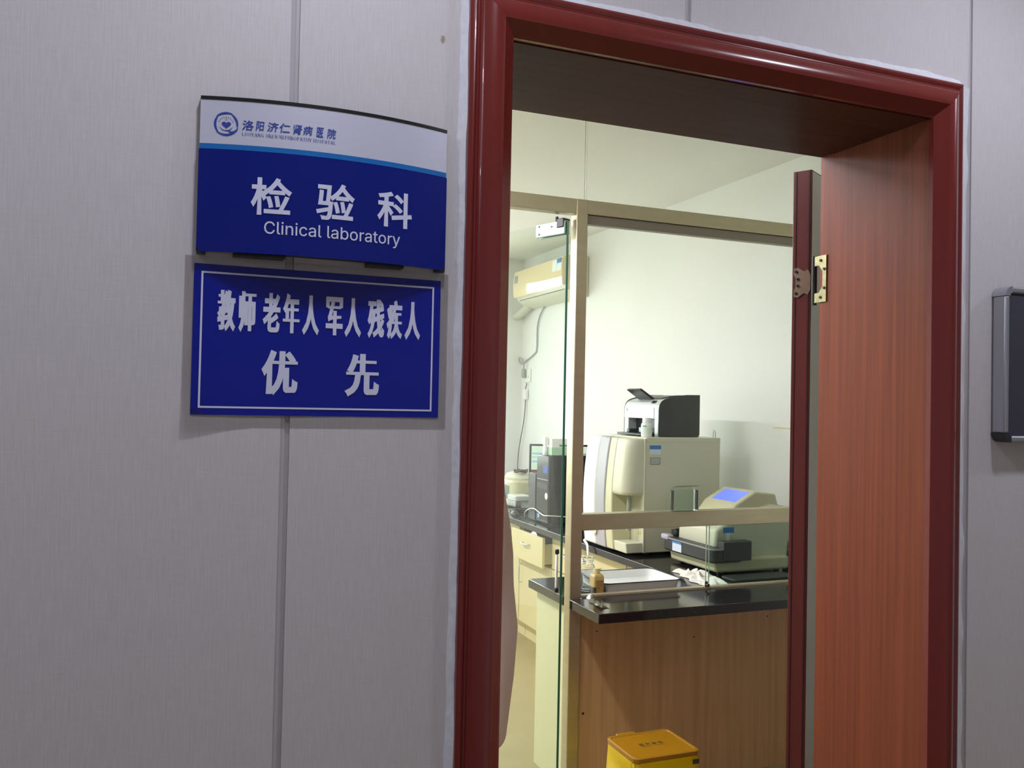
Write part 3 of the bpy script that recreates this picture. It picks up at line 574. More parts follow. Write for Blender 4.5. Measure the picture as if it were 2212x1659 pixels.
# window panes of the service hatch, both slid to the right
for dx, dy, lab in ((2.180, 0.016, 'front sliding glass pane under the middle rail'), (2.206, 0.032, 'rear sliding glass pane just behind the front one')):
    t = thing('sliding_pane', (2.6, YP+dy, 0.808), lab, 'glass pane', 'sliding panes of the service hatch')
    build('pane', MB().box(dx, YP+dy, 0.8085, 2.99, YP+dy+0.006, 1.0695), G_DOOR, t, smooth=0)
    build('polished_edge', MB().box(dx-0.0012, YP+dy, 0.8085, dx-0.0002, YP+dy+0.006, 1.0695), mat('pale_glass_edge', (120, 140, 116), 0.2), t, smooth=0)
lk = thing('pane_lock', (2.19, YP+0.012, 0.80), 'small dark lock clamped on the sliding pane corner', 'lock')
build('clamp', MB().box(2.172, YP+0.008, 0.8085, 2.184, YP+0.0155, 0.832), M_DARKSTEEL, lk, bevel=0.002)
build('knob', MB().cyl((2.178, YP+0.0075, 0.818), (2.178, YP-0.006, 0.818), 0.006), M_DARKSTEEL, lk)
# clear pocket hung on the pane
pk = thing('plastic_pocket', (2.08, YP-0.01, 1.14), 'clear plastic pocket stuck on the glass above the middle rail', 'pocket')
mb = MB(); mb.box(1.995, YP+0.0215, 1.140, 2.115, YP+0.0235, 1.235); mb.box(1.995, YP-0.010, 1.140, 2.115, YP-0.008, 1.222); mb.box(1.995, YP-0.008, 1.1385, 2.115, YP+0.0215, 1.140)
mb.box(1.995, YP-0.008, 1.140, 1.9965, YP+0.0215, 1.225); mb.box(2.1135, YP-0.008, 1.140, 2.115, YP+0.0215, 1.225)
build('pocket', mb, glass('pocket_plastic', (0.93, 0.97, 0.955), 0.1), pk, smooth=0)
build('flap', MB().prism([(YP+0.0215, 1.236), (YP+0.0225, 1.2375), (YP-0.02, 1.246), (YP-0.021, 1.2445)], 'x', 2.005, 2.118), mat('smoky_flap', (120, 128, 112), 0.3), pk)

# open glass door
gd = thing('glass_door', (1.4995, YP+0.03, 0.01), 'frameless glass door left of the steel post, swung open', 'glass door', rz=math.radians(180-68))
GW, GH = 0.92, 2.318
build('pane', MB().box(0.0015, -0.006, 0.0, GW, 0.006, GH-0.01), G_DOOR, gd, smooth=0)
build('polished_edge', MB().box(-0.0002, -0.006, 0.0, 0.0012, 0.006, GH-0.01), G_EDGE, gd, smooth=0)
pf = build('patch_fitting', MB().box(0.004, -0.017, GH-0.060, 0.165, -0.0065, GH-0.006).box(0.004, 0.0065, GH-0.060, 0.165, 0.017, GH-0.006).box(0.004, -0.0065, GH-0.009, 0.165, 0.0065, GH-0.006), mat('patch_steel', (150, 172, 164), 0.3, metal=0.8), gd, bevel=0.002)
mb = MB()
for x, z in ((0.146, -0.016), (0.146, -0.048), (0.075, -0.024), (0.040, -0.016)):
    mb.cyl((x, 0.0185, GH+z), (x, -0.0185, GH+z), 0.0045, seg=12)
build('bolts', mb, M_DARKSTEEL, pf)
build('pivot_block', MB().box(0.006, -0.021, GH-0.034, 0.045, 0.021, GH+0.004), M_BLACK, pf, bevel=0.003)
build('pivot_pin', MB().cyl((0.062, 0, GH-0.02), (0.062, 0, GH+0.017), 0.007), M_DARKSTEEL, pf)
hd = build('pull_bar', MB().box(0.006, 0.010, 0.83, 0.015, 0.022, 0.965), M_WHITEP, gd, bevel=0.004)
build('bar_mount', MB().box(0.005, 0.0065, 0.812, 0.016, 0.023, 0.83), M_BLACK, hd, bevel=0.003)
build('bar_mount', MB().box(0.005, 0.0065, 0.965, 0.016, 0.023, 0.985), M_BLACK, hd, bevel=0.003)

# counter: L-shaped black worktop on cream and wood carcasses
ZW = 0.80
wt = thing('worktop', (2.6, 3.0, ZW-0.035), 'glossy black stone worktop running along the right wall and under the glass', 'worktop')
out = [(1.5225, 1.593), (2.9995, 1.593), (2.9995, 5.93), (2.205, 5.93), (2.205, 2.268), (1.5225, 2.268), (1.5225, 1.908), (1.5765, 1.908), (1.5765, 1.847), (1.5225, 1.847)]
build('slab', MB().prism(out, 'z', ZW-0.038, ZW), M_GRANITE, wt, bevel=0.003, smooth=30)
ct = thing('reception_counter', (2.2, 1.9, 0), 'wood fronted reception counter behind the yellow bin', 'counter')
build('front_panel', MB().box(1.577, 1.862, 0.0, 2.999, 1.88, ZW-0.0385), M_COUNTER, ct, smooth=0)
build('end_panel', MB().box(1.556, 1.915, 0.0, 1.576, 2.245, ZW-0.0385), mat('pale_green_cream_laminate', (222, 220, 178), 0.45, var=0.03, scale=(40, 40, 2)), ct, smooth=0)
build('back_panel', MB().box(1.5765, 2.227, 0.0, 2.23, 2.245, ZW-0.0385), M_CREAM, ct, smooth=0)
for x, z, r in ((1.60, 0.335, 0.005), (1.655, 0.66, 0.003), (2.12, 0.60, 0.0035), (2.50, 0.66, 0.004)):
    build('screw_hole', MB().cyl((x, 1.8618, z), (x, 1.8605, z), r, seg=10), M_BLACK, ct)

def cabinet(y0, y1, label, pull=0.0):
    XF = 2.262
    t = thing('base_cabinet', (2.6, (y0+y1)/2, 0), label, 'cabinet', 'cream base cabinets along the right wall')
    mb = MB(); g = 0.0015
    mb.box(XF+0.02, y0+g, 0.09, 2.985, y0+0.018, 0.7615); mb.box(XF+0.02, y1-0.018, 0.09, 2.985, y1-g, 0.7615); mb.box(XF+0.02, y0+0.018, 0.09, 2.985, y1-0.018, 0.108)
    mb.box(2.965, y0+0.018, 0.108, 2.985, y1-0.018, 0.7615); mb.box(XF+0.02, y0+0.018, 0.545, 2.965, y1-0.018, 0.555)
    mb.box(XF+0.052, y0+g, 0.0, XF+0.072, y1-g, 0.09)
    build('carcass', mb, M_CREAM, t, smooth=0)
    x = XF - pull
    dr = build('drawer_front', MB().box(x, y0+0.004, 0.556, x+0.018, y1-0.004, 0.742), M_CREAM, t, bevel=0.0015)
    if pull:
        build('drawer_box', MB().box(x+0.018, y0+0.03, 0.575, x+0.45, y0+0.042, 0.70).box(x+0.018, y1-0.042, 0.575, x+0.45, y1-0.03, 0.70).box(x+0.018, y0+0.042, 0.575, x+0.45, y1-0.042, 0.583), M_CREAM, t, smooth=0)
    yc = (y0+y1)/2
    build('handle', MB().tube([(x, yc-0.055, 0.672), (x-0.018, yc-0.05, 0.671), (x-0.024, yc, 0.668), (x-0.018, yc+0.05, 0.671), (x, yc+0.055, 0.672)], 0.005), M_SILVER, dr)
    ds = build('door', MB().box(XF, y0+0.004, 0.115, XF+0.018, y1-0.004, 0.550), M_CREAM, t, bevel=0.0015)
    build('handle', MB().tube([(XF, y1-0.045, 0.50), (XF-0.02, y1-0.045, 0.495), (XF-0.024, y1-0.045, 0.44), (XF-0.02, y1-0.045, 0.385), (XF, y1-0.045, 0.38)], 0.004), M_SILVER, ds)
    return t
cabinet(2.270, 2.699, 'cream cabinet in the corner behind the enamel tray')
cabinet(2.700, 3.165, 'cream cabinet under the big white analyser')
cabinet(3.166, 3.638, 'cream cabinet between the analyser and the open drawer')
cabinet(3.640, 4.160, 'cream cabinet with its top drawer pulled open, under the computer', 0.062)
cabinet(4.162, 4.640, 'cream cabinet left of the open drawer')
cabinet(4.642, 5.120, 'cream cabinet farther back, beyond the open drawer, behind the lab coat')
pp = thing('paper_corner', (2.25, 3.78, 0.742), 'white paper corner poking out of the open drawer', 'paper')
build('sheet', MB().prism([(3.74, 0.744), (3.85, 0.744), (3.79, 0.775)], 'x', 2.2075, 2.2082), M_WHITEP, pp, smooth=0)

# ------------------------------------------------------------------ things on the near counter
def rounded(x0, y0, x1, y1, r, n=5):
    P = []
    for cx, cy, a in ((x1-r, y1-r, 0), (x0+r, y1-r, 90), (x0+r, y0+r, 180), (x1-r, y0+r, 270)):
        for k in range(n+1):
            t = math.radians(a + 90*k/n); P.append((cx + r*math.cos(t), cy + r*math.sin(t)))
    return P
def ringz(x0, y0, x1, y1, r, z): return [(p[0], p[1], z) for p in rounded(x0, y0, x1, y1, r)]
ty0, ty1, tx0, tx1 = 1.898, 2.165, 1.705, 2.085
t = thing('enamel_tray', ((tx0+tx1)/2, (ty0+ty1)/2, ZW), 'white enamel tray with a navy rim behind the bottles', 'tray')
mb = MB(); i1 = 0.016
mb.loft([ringz(tx0+0.012, ty0+0.012, tx1-0.012, ty1-0.012, 0.03, ZW+0.0005), ringz(tx0+0.004, ty0+0.004, tx1-0.004, ty1-0.004, 0.035, ZW+0.034), ringz(tx0, ty0, tx1, ty1, 0.038, ZW+0.038),
         ringz(tx0+0.006, ty0+0.006, tx1-0.006, ty1-0.006, 0.034, ZW+0.0375), ringz(tx0+0.016, ty0+0.016, tx1-0.016, ty1-0.016, 0.028, ZW+0.005)])
build('dish', mb, M_ENAMEL, t)
mb = MB(); R = ringz(tx0, ty0, tx1, ty1, 0.038, ZW+0.0385); mb.tube(R + [R[0]], 0.0022, 6, 2)
build('rim', mb, M_RIM, t)
m = mat('jar_glass', (250, 252, 250), 0.03); m.node_tree.nodes['Principled BSDF'].inputs['Transmission Weight'].default_value = 1.0
t = thing('glass_jar', (1.668, 1.985, ZW), 'empty clear glass jar beside the steel post', 'jar')
build('body', MB().lathe([(0.030, ZW+0.0005), (0.035, ZW+0.006), (0.035, ZW+0.085), (0.032, ZW+0.100), (0.026, ZW+0.110), (0.026, ZW+0.114), (0.0275, ZW+0.117), (0.026, ZW+0.121), (0.0275, ZW+0.125), (0.026, ZW+0.129), (0.0275, ZW+0.133), (0.026, ZW+0.140),
      (0.0235, ZW+0.140), (0.0235, ZW+0.110), (0.031, ZW+0.096), (0.032, ZW+0.085), (0.032, ZW+0.010), (0.001, ZW+0.008)], (1.668, 1.985, 0)), m, t)
t = thing('reagent_bottle', (1.678, 1.913, ZW), 'small square amber bottle with a pale yellow top', 'bottle')
bq = lambda h, z: ringz(1.678-h, 1.913-h, 1.678+h, 1.913+h, 0.006, ZW+z)
build('body', MB().loft([bq(0.0225, 0), bq(0.0235, 0.004), bq(0.0235, 0.030)]), mat('dark_bottle_bottom', (66, 62, 50), 0.25), t)
build('shoulder', MB().loft([bq(0.0235, 0.030), bq(0.0235, 0.070), bq(0.020, 0.080), bq(0.012, 0.085)]), mat('amber_bottle_top', (196, 172, 104), 0.3), t)
build('cap', MB().cyl((1.678, 1.913, ZW+0.0855), (1.678, 1.913, ZW+0.104), 0.0135), M_PALEY, t)
build('paper_label', MB().box(1.664, 1.8888, ZW+0.008, 1.697, 1.8893, ZW+0.058), mat('stained_label', (178, 142, 84), 0.6, var=0.45, scale=(90, 90, 90)), t, smooth=0)
t = thing('plastic_sheet', (1.60, 1.73, ZW), 'clear plastic sheet lying on the counter corner by the post', 'plastic sheet')
def sheet(u, v):
    p = Vector((1.592, 1.84, 0)).lerp(Vector((1.565, 1.66, 0)), u) + Vector((0.045*v, 0.012*v, 0))
    return (p.x, p.y, ZW + 0.002 + 0.012*(1-u)*math.sin(math.pi*v) + 0.006*math.sin(5*u+2*v)**2)
build('sheet', MB().grid(sheet, 10, 6), glass('crinkled_plastic', (0.86, 0.87, 0.84), 0.15, 1.4), t)
t = thing('crumpled_cloth', (2.27, 2.06, ZW), 'crumpled white cloth between the tray and the cream analyser', 'cloth')
def cloth(u, v):
    cx = 2.215 + 0.115*u + 0.06*(v-.5); cy = 1.925 + 0.30*v - 0.05*u
    e = min(u, 1-u, v, 1-v); h = (1-math.exp(-e*9))
    return (cx + 0.010*math.sin(17*v), cy + 0.010*math.sin(19*u), ZW + 0.002 + h*(0.020 + 0.010*math.sin(14*u+6*v) + 0.008*math.sin(11*v-23*u)))
build('cloth', MB().grid(cloth, 26, 34), M_CLOTH, t, smooth=75)
t = thing('black_pad', (2.55, 1.985, ZW), 'flat black pad on the counter behind the sliding panes', 'pad')
build('pad', MB().prism(rounded(2.37, 1.925, 2.72, 2.035, 0.02), 'z', ZW+0.0005, ZW+0.014), M_DGREY, t, bevel=0.003)

# coagulation analyser: cream body, black front tray, sloping top with a lit screen
cg = thing('coagulation_analyser', (2.6, 2.27, ZW), 'cream bench analyser with a black front tray and blue screen', 'analyser')
build('base', MB().prism([(2.385, ZW+0.012), (2.375, ZW+0.075), (2.80, ZW+0.075), (2.80, ZW+0.012)], 'y', 2.085, 2.475), M_OFFW2, cg, bevel=0.012, seg=3)
for x in (2.43, 2.75):
    for y in (2.12, 2.44): build('foot', MB().cyl((x, y, ZW), (x, y, ZW+0.0125), 0.015), M_BLACK, cg)
ft = build('front_tray', MB().prism(rounded(2.345, 2.055, 2.52, 2.495, 0.035), 'z', ZW+0.062, ZW+0.128), M_DGREY, cg, bevel=0.008)
build('tray_edge', MB().prism(rounded(2.341, 2.051, 2.50, 2.499, 0.037), 'z', ZW+0.122, ZW+0.127), mat('pale_edge_line', (150, 150, 152), 0.4), ft)
build('tray_cap', MB().box(2.338, 2.43, ZW+0.112, 2.375, 2.497, ZW+0.140), mat('lilac_grey_cap', (176, 170, 190), 0.4), ft, bevel=0.008)
build('sample_block', MB().box(2.395, 2.44, ZW+0.128, 2.47, 2.49, ZW+0.158).cyl((2.41, 2.455, ZW+0.158), (2.41, 2.455, ZW+0.166), 0.01), M_BLACK, cg, bevel=0.003)
build('side_box', MB().box(2.40, 2.048, ZW+0.070, 2.555, 2.10, ZW+0.160), M_DGREY, cg, bevel=0.005)
build('body', MB().prism([(2.42, ZW+0.07), (2.40, ZW+0.13), (2.405, ZW+0.205), (2.45, ZW+0.230), (2.60, ZW+0.285), (2.74, ZW+0.315), (2.80, ZW+0.300), (2.835, ZW+0.24), (2.82, ZW+0.05)], 'y', 2.12, 2.435), M_OFFW, cg, bevel=0.014, seg=3)
hp_ = build('hood', MB().prism([(2.50, ZW+0.255), (2.55, ZW+0.315), (2.66, ZW+0.375), (2.78, ZW+0.362), (2.80, ZW+0.30)], 'y', 2.165, 2.43), M_OFFW2, cg, bevel=0.010, seg=3)
a_, b_ = Vector((2.55, 0, ZW+0.315)), Vector((2.66, 0, ZW+0.375)); nn = Vector((-(b_-a_).z, 0, (b_-a_).x)).normalized()*0.001
sl = [a_.lerp(b_, 0.12)+nn, a_.lerp(b_, 0.88)+nn]
build('screen', MB().poly([(sl[0].x, 2.195, sl[0].z), (sl[0].x, 2.385, sl[0].z), (sl[1].x, 2.385, sl[1].z), (sl[1].x, 2.195, sl[1].z)]), M_SCREEN, cg, smooth=0)
build('side_lamp_panel', MB().box(2.82, 2.17, ZW+0.055, 2.86, 2.40, ZW+0.30), M_OFFW, cg, bevel=0.015)
st = build('label', MB().box(2.3435, 2.315, ZW+0.070, 2.3445, 2.395, ZW+0.117), mat('pale_blue_sticker', (214, 226, 240), 0.5), cg, smooth=0)
build('label_band', MB().box(2.3428, 2.315, ZW+0.108, 2.3433, 2.395, ZW+0.117), M_BLUE, st, smooth=0)
st = build('side_label', MB().box(2.445, 2.1185, ZW+0.190, 2.505, 2.1195, ZW+0.215), M_BLUE, cg, smooth=0)
build('side_label_paper', MB().box(2.462, 2.1183, ZW+0.150, 2.482, 2.1195, ZW+0.190), M_WHITEP, st, smooth=0)
t = thing('black_box', (2.91, 2.13, ZW), 'small black box right of the cream analyser', 'box')
build('box', MB().box(2.866, 2.05, ZW+0.0005, 2.985, 2.22, ZW+0.125), M_DGREY, t, bevel=0.004)
build('lid_tape', MB().box(2.8655, 2.0495, ZW+0.085, 2.9855, 2.2205, ZW+0.090), M_GREYP, t)
t = thing('power_cord', (2.8, 2.0, ZW), 'black cord curving on the counter below the black box', 'cord')
build('cord', MB().tube([(2.93, 2.049, ZW+0.03), (2.90, 2.02, ZW+0.005), (2.83, 1.985, ZW+0.004), (2.76, 1.965, ZW+0.004), (2.70, 2.045, ZW+0.004)], 0.0035), M_BLACK, t)

# ------------------------------------------------------------------ large blood analyser
an = thing('blood_analyser', (2.5, 2.87, ZW), 'large off-white blood analyser carrying the printer', 'analyser')
Y0, Y1, Z0, Z1 = 2.640, 3.095, 0.815, 1.405
XS = 2.325
body = build('body', MB().box(XS, Y0, Z0, 2.79, Y1, Z1), M_OFFW, an, bevel=0.004)
build('lid', MB().box(XS+0.008, Y0-0.001, Z1-0.018, 2.79, Y1+0.001, Z1+0.008), M_OFFW, an, bevel=0.003)
build('corner_strip', MB().box(XS-0.004, Y0-0.003, Z0, XS+0.006, Y0+0.02, Z1+0.002), M_OFFW, an, bevel=0.002)
for x in (2.38, 2.74):
    for y in (2.69, 3.05): build('foot', MB().cyl((x, y, ZW+0.0003), (x, y, Z0), 0.02), M_BLACK, an)
def xf(z):
    t = (z-1.06)/0.30; return 2.199 + 0.024*t*t
def front_prof(z0, z1, dx=0.0, n=10):
    zs = [z0 + (z1-z0)*k/n for k in range(n+1)]
    return [(XS-0.0005, z0), ] + [(xf(z)+dx, z) for z in zs] + [(XS-0.0005, z1)]
build('front_band', MB().prism(front_prof(Z0, Z1+0.004, -0.004), 'y', 2.950, Y1), M_WHITEP, an, bevel=0.012, seg=3, label='white vertical front band')
build('front_band', MB().prism(front_prof(Z0, Z1), 'y', 2.846, 2.951), mat('grey_band', (172, 172, 178), 0.4), an, bevel=0.006, label='grey vertical front band')
build('front_band', MB().prism(front_prof(Z0, Z1, 0.006), 'y', 2.772, 2.847), M_OFFW2, an, bevel=0.006)
def cover_ring(z, dx, ins=0.0):
    x = xf(z)+dx+ins; y = Y0+0.002+ins; r = 0.045
    return [(XS-0.0005, y, z)] + [(x+r*1.3*(1-math.sin(a)), y+r*(1-math.cos(a)), z) for a in [math.pi/2*k/7 for k in range(8)]] + [(x, 2.771, z), (XS-0.0005, 2.771, z)]
build('front_cover', MB().loft([cover_ring(1.112, 0.008, 0.010), cover_ring(1.120, 0.008, 0.002)] + [cover_ring(1.13+(Z1-1.14)*k/8, 0.008) for k in range(9)] + [cover_ring(Z1-0.003, 0.008, 0.003), cover_ring(Z1+0.001, 0.008, 0.010)]), M_OFFW, an)
build('front_base', MB().prism(front_prof(Z0, 0.868, 0.012), 'y', Y0+0.002, 2.771), M_OFFW, an, bevel=0.012, seg=3)
pb = build('sample_probe', MB().cyl((2.272, 2.705, 0.985), (2.272, 2.705, 1.112), 0.012), mat('probe_grey', (150, 154, 148), 0.35), an)
build('probe_tip', MB().cyl((2.272, 2.705, 0.935), (2.272, 2.705, 0.985), 0.006).lathe([(0.014, 0.925), (0.014, 0.935), (0.009, 0.94)], (2.272, 2.705, 0)), M_GREYP, pb)
mb = MB()
for y in (2.668, 2.690): mb.poly([(XS-0.0006, y-0.010, 0.905), (XS-0.0006, y+0.010, 0.905), (XS-0.0006, y, 0.924)])
build('warning_labels', mb, mat('yellow_warning', (222, 190, 30), 0.5), an, smooth=0)
build('power_button', MB().cyl((xf(0.92)-0.006, 2.955, 0.90), (xf(0.92)+0.004, 2.955, 0.90), 0.028, seg=28), mat('button_grey', (206, 206, 196), 0.4), an)
def side(name, x0, z0, x1, z1, m, par=an, y=Y0): return build(name, MB().box(x0, y-0.0012, z0, x1, y-0.0002, z1), m, par, smooth=0)
st = side('label', 2.352, 1.325, 2.420, 1.372, mat('pale_sticker', (214, 226, 234), 0.5)); side('label_band', 2.352, 1.352, 2.420, 1.372, M_BLUE, st, Y0-0.0005)
st = side('rating_plate', 2.357, 1.272, 2.416, 1.308, mat('plate_grey', (176, 186, 176), 0.4))
mb = MB()
for a, b, c, d in ((2.357, 1.272, 2.416, 1.2735), (2.357, 1.3065, 2.416, 1.308), (2.357, 1.272, 2.3585, 1.308), (2.4145, 1.272, 2.416, 1.308)): mb.box(a, Y0-0.0018, b, c, Y0-0.0012, d)
build('plate_border', mb, M_DGREY, st, smooth=0)
t = thing('analyser_cable', (2.83, 2.75, ZW), 'thin dark cable looping behind the large analyser', 'cable')
build('cable', MB().tube([(2.795, 2.78, 1.245), (2.835, 2.76, 1.235), (2.852, 2.75, 1.19), (2.83, 2.76, 1.145), (2.80, 2.78, 1.12), (2.805, 2.78, 1.10), (2.828, 2.76, 1.06), (2.835, 2.76, 1.0), (2.83, 2.77, 0.90), (2.83, 2.79, ZW+0.006)], 0.0035), M_DGREY, t)
t = thing('white_wire', (2.20, 3.2, ZW), 'white wire hanging over the worktop edge beside the post', 'wire')
build('cord', MB().tube([(2.25, 3.15, ZW+0.012), (2.215, 3.10, ZW+0.014), (2.192, 3.02, ZW+0.004), (2.180, 2.985, ZW-0.03), (2.182, 2.98, ZW-0.12), (2.185, 2.99, ZW-0.26)], 0.007), M_WHITEP, t)

# printer
pr = thing('laser_printer', (2.56, 2.89, Z1+0.008), 'black and silver laser printer on top of the large analyser', 'printer')
ZP = Z1+0.0085; px0, px1, py0, py1, ph = 2.435, 2.690, 2.690, 3.065, 0.228
def pf_(pts): return [(px0 + a*(px1-px0), ZP + b*ph) for a, b in pts]
build('housing', MB().prism(pf_([(1, 0), (1, .98), (.66, .97), (.42, .93), (.27, .90), (.13, .855), (.06, .81), (.015, .73), (0, .64), (0, .42), (.35, .42), (.35, 0)]), 'y', py0+0.006, py1-0.006), M_SILVER, pr, smooth=25)
sp = pf_([(.0, 0.03), (.0, .66), (.018, .75), (.065, .83), (.135, .88), (.27, .925), (.42, .955), (.66, .995), (1, 1.0), (1, .06), (.96, 0), (.03, 0)])
build('side_panel', MB().prism(sp, 'y', py0, py0+0.0055), M_DGREY, pr, bevel=0.001)
build('side_panel', MB().prism(sp, 'y', py1-0.0055, py1), M_DGREY, pr, bevel=0.001)
build('front_pillar', MB().box(px0, py0+0.006, ZP, px0+0.06, py0+0.045, ZP+.42*ph), M_SILVER, pr, bevel=0.003)
build('front_pillar', MB().box(px0, py1-0.05, ZP, px0+0.06, py1-0.006, ZP+.42*ph), M_SILVER, pr, bevel=0.003)
build('front_flap', MB().box(px0-0.0025, py0+0.048, ZP+.425*ph, px0+0.001, py1-0.053, ZP+.68*ph), mat('pale_silver', (214, 216, 218), 0.35), pr, bevel=0.002)
build('paper_bay', MB().box(px0+0.05, py0+0.046, ZP+0.004, px0+0.086, py1-0.051, ZP+.41*ph), M_BLACK, pr, smooth=0)
build('paper', MB().box(px0+0.008, py0+0.10, ZP+0.020, px0+0.049, py0+0.22, ZP+0.044), mat('paper_stack', (206, 222, 236), 0.7), pr, smooth=0)
build('input_tray', MB().box(px0-0.075, py0+0.060, ZP+0.004, px0+0.048, py1-0.056, ZP+0.016).box(px0-0.03, py1-0.115, ZP+0.016, px0+0.03, py1-0.085, ZP+0.036), M_BLACK, pr, bevel=0.003)
build('output_well', MB().prism(pf_([(.20, .885), (.24, .915), (.40, .955), (.62, .985), (.90, .99), (.90, .95), (.55, .90)]), 'y', py0+0.06, py1-0.06), M_BLACK, pr)
build('output_flap', MB().prism(pf_([(.14, .87), (.20, .90), (-.13, 1.13), (-.17, 1.10)]), 'y', py0+0.13, py1-0.10), M_BLACK, pr, bevel=0.001)
build('button_strip', MB().prism(pf_([(.035, .785), (.03, .792), (.085, .848), (.09, .842)]), 'y', py0+0.055, py0+0.095), M_BLACK, pr)
build('power_button', MB().cyl((px0+0.001, py1-0.026, ZP+.62*ph), (px0-0.003, py1-0.026, ZP+.62*ph), 0.009), M_SILVER, pr)
build('badge', lettering([('hp', -0.0, 0.018, 0, 0.017, 0.0)], lambda u, v: (px0-0.0029, py0+0.185-u, ZP+.535*ph+v), None, (-1, 0, 0)), M_WHITEP, pr, smooth=0)
pb_ = thing('pill_bottle', (2.39, 2.72, Z1+0.008), 'white plastic bottle with a green striped label, in front of the printer', 'bottle')
bx_, by_ = 2.372, 2.708
build('body', MB().lathe([(0.027, ZP), (0.029, ZP+0.004), (0.029, ZP+0.062), (0.027, ZP+0.070), (0.021, ZP+0.076)], (bx_, by_, 0)), M_WHITEP, pb_)
build('cap', MB().lathe([(0.0225, ZP+0.0765), (0.0225, ZP+0.098), (0.020, ZP+0.101)], (bx_, by_, 0)), M_WHITEP, pb_)
build('label', MB().lathe([(0.0293, ZP+0.014), (0.0293, ZP+0.058)], (bx_, by_, 0), cap=False), mat('pale_label', (222, 236, 226), 0.5), pb_)
mb = MB()
for k in range(6):
    a0, a1 = math.radians(196+7*k), math.radians(203+7*k)
    mb.poly([(bx_+0.0297*math.cos(a), by_+0.0297*math.sin(a), z) for a, z in ((a0, ZP+0.054), (a1, ZP+0.054), (a1, ZP+0.060), (a0, ZP+0.060))])
build('label_stripe', mb, mat('bright_green', (70, 170, 96), 0.5), pb_, smooth=0)
t = thing('clear_glint', (2.77, 2.68, Z1+0.008), 'tiny imitated reflection, a clear vial at the right end of the large analyser', 'glint')
build('glint', MB().lathe([(0.006, ZP), (0.007, ZP+0.002), (0.007, ZP+0.028), (0.005, ZP+0.032), (0.005, ZP+0.040), (0.001, ZP+0.040)], (2.770, 2.668, 0)), G_CLEAR, t)  # small clear shape put here in place of a reflection in the glass

# ------------------------------------------------------------------ computer corner farther back
pc = thing('computer_tower', (2.5, 3.87, ZW), 'black computer tower seen through the open glass door', 'computer')
cx0, cx1, cy0, cy1, ch = 2.289, 2.72, 3.769, 3.962, 0.445
build('case', MB().box(cx0+0.02, cy0, ZW+0.012, cx1, cy1, ZW+ch), M_BLACK, pc, bevel=0.004)
bz = build('bezel', MB().box(cx0, cy0+0.002, ZW+0.010, cx0+0.02, cy1-0.002, ZW+ch-0.002), mat('glossy_black', (34, 38, 42), 0.2), pc, bevel=0.006)
build('drive_slot', MB().box(cx0-0.0015, cy0+0.012, ZW+0.285, cx0-0.0002, cy1-0.012, ZW+0.290), M_GREYP, pc)
build('drive_tray', MB().box(cx0-0.002, cy0+0.012, ZW+0.225, cx0-0.0002, cy1-0.012, ZW+0.262), M_DGREY, pc, bevel=0.001)
build('sticker', MB().box(cx0-0.0012, cy0+0.012, ZW+0.330, cx0-0.0002, cy0+0.088, ZW+0.378), mat('deep_blue', (40, 66, 150), 0.5), pc)
build('badge', MB().cyl((cx0-0.0015, cy0+0.03, ZW+0.185), (cx0-0.0002, cy0+0.03, ZW+0.185), 0.022, seg=24), mat('pale_badge', (214, 218, 206), 0.4), pc)
build('lower_badge', MB().cyl((cx0-0.0015, cy1-0.045, ZW+0.048), (cx0-0.0002, cy1-0.045, ZW+0.048), 0.016, seg=20), mat('pale_blue_badge', (150, 190, 236), 0.4), pc)
for x in (cx0+0.04, cx1-0.08): build('foot', MB().box(x, cy0+0.01, ZW+0.0003, x+0.04, cy1-0.01, ZW+0.0125), M_BLACK, pc)
pc2 = thing('slim_tower', (2.5, 4.07, ZW), 'dark grey slim case standing left of the black computer', 'computer')
build('case', MB().box(2.300, 3.985, ZW+0.0005, 2.70, 4.105, ZW+0.315), M_DGREY, pc2, bevel=0.004)
build('bezel', MB().box(2.294, 3.990, ZW+0.01, 2.3005, 4.10, ZW+0.31), mat('slate_bezel', (74, 76, 82), 0.4), pc2, bevel=0.002)
mo = thing('monitor', (2.578, 4.212, ZW), 'monitor with a lit pale screen behind the black computer', 'monitor')
ma = Matrix.Rotation(math.radians(-20), 3, 'Z'); mc = Vector((2.578, 4.212, 0))
def mobox(cx, cy, cz, sx, sy, sz): return MB().obox(mc + ma @ Vector((cx, cy, 0)) + Vector((0, 0, cz)), (sx, sy, sz), ma)
build('casing', mobox(0, 0, ZW+0.345, 0.44, 0.03, 0.30), M_BLACK, mo, bevel=0.006)
build('screen', mobox(0, -0.0158, ZW+0.40, 0.41, 0.001, 0.165), M_LCD, mo, smooth=0)
build('screen_rows', mobox(0, -0.0166, ZW+0.375, 0.40, 0.001, 0.014).obox(mc + ma @ Vector((0, -0.0166, 0)) + Vector((0, 0, ZW+0.43)), (0.40, 0.001, 0.012), ma).obox(mc + ma @ Vector((0, -0.0166, 0)) + Vector((0, 0, ZW+0.405)), (0.40, 0.001, 0.006), ma), mat('screen_rows', (150, 190, 214), 0.3, emit=0.4), mo, smooth=0)
build('screen_lower', mobox(0, -0.0158, ZW+0.275, 0.41, 0.001, 0.08), M_LCDR, mo, smooth=0)
build('stand', MB().cyl((mc.x, mc.y, ZW+0.008), (mc.x, mc.y, ZW+0.22), 0.02).cyl((mc.x, mc.y, ZW+0.0005), (mc.x, mc.y, ZW+0.012), 0.09, seg=28), M_BLACK, mo)
t = thing('carton', (2.37, 3.83, ZW+ch), 'pale carton with a green base band on top of the black computer', 'carton')
build('box', MB().box(2.318, 3.79, ZW+ch+0.0005, 2.50, 3.93, ZW+ch+0.108), M_WHITEP, t, bevel=0.002)
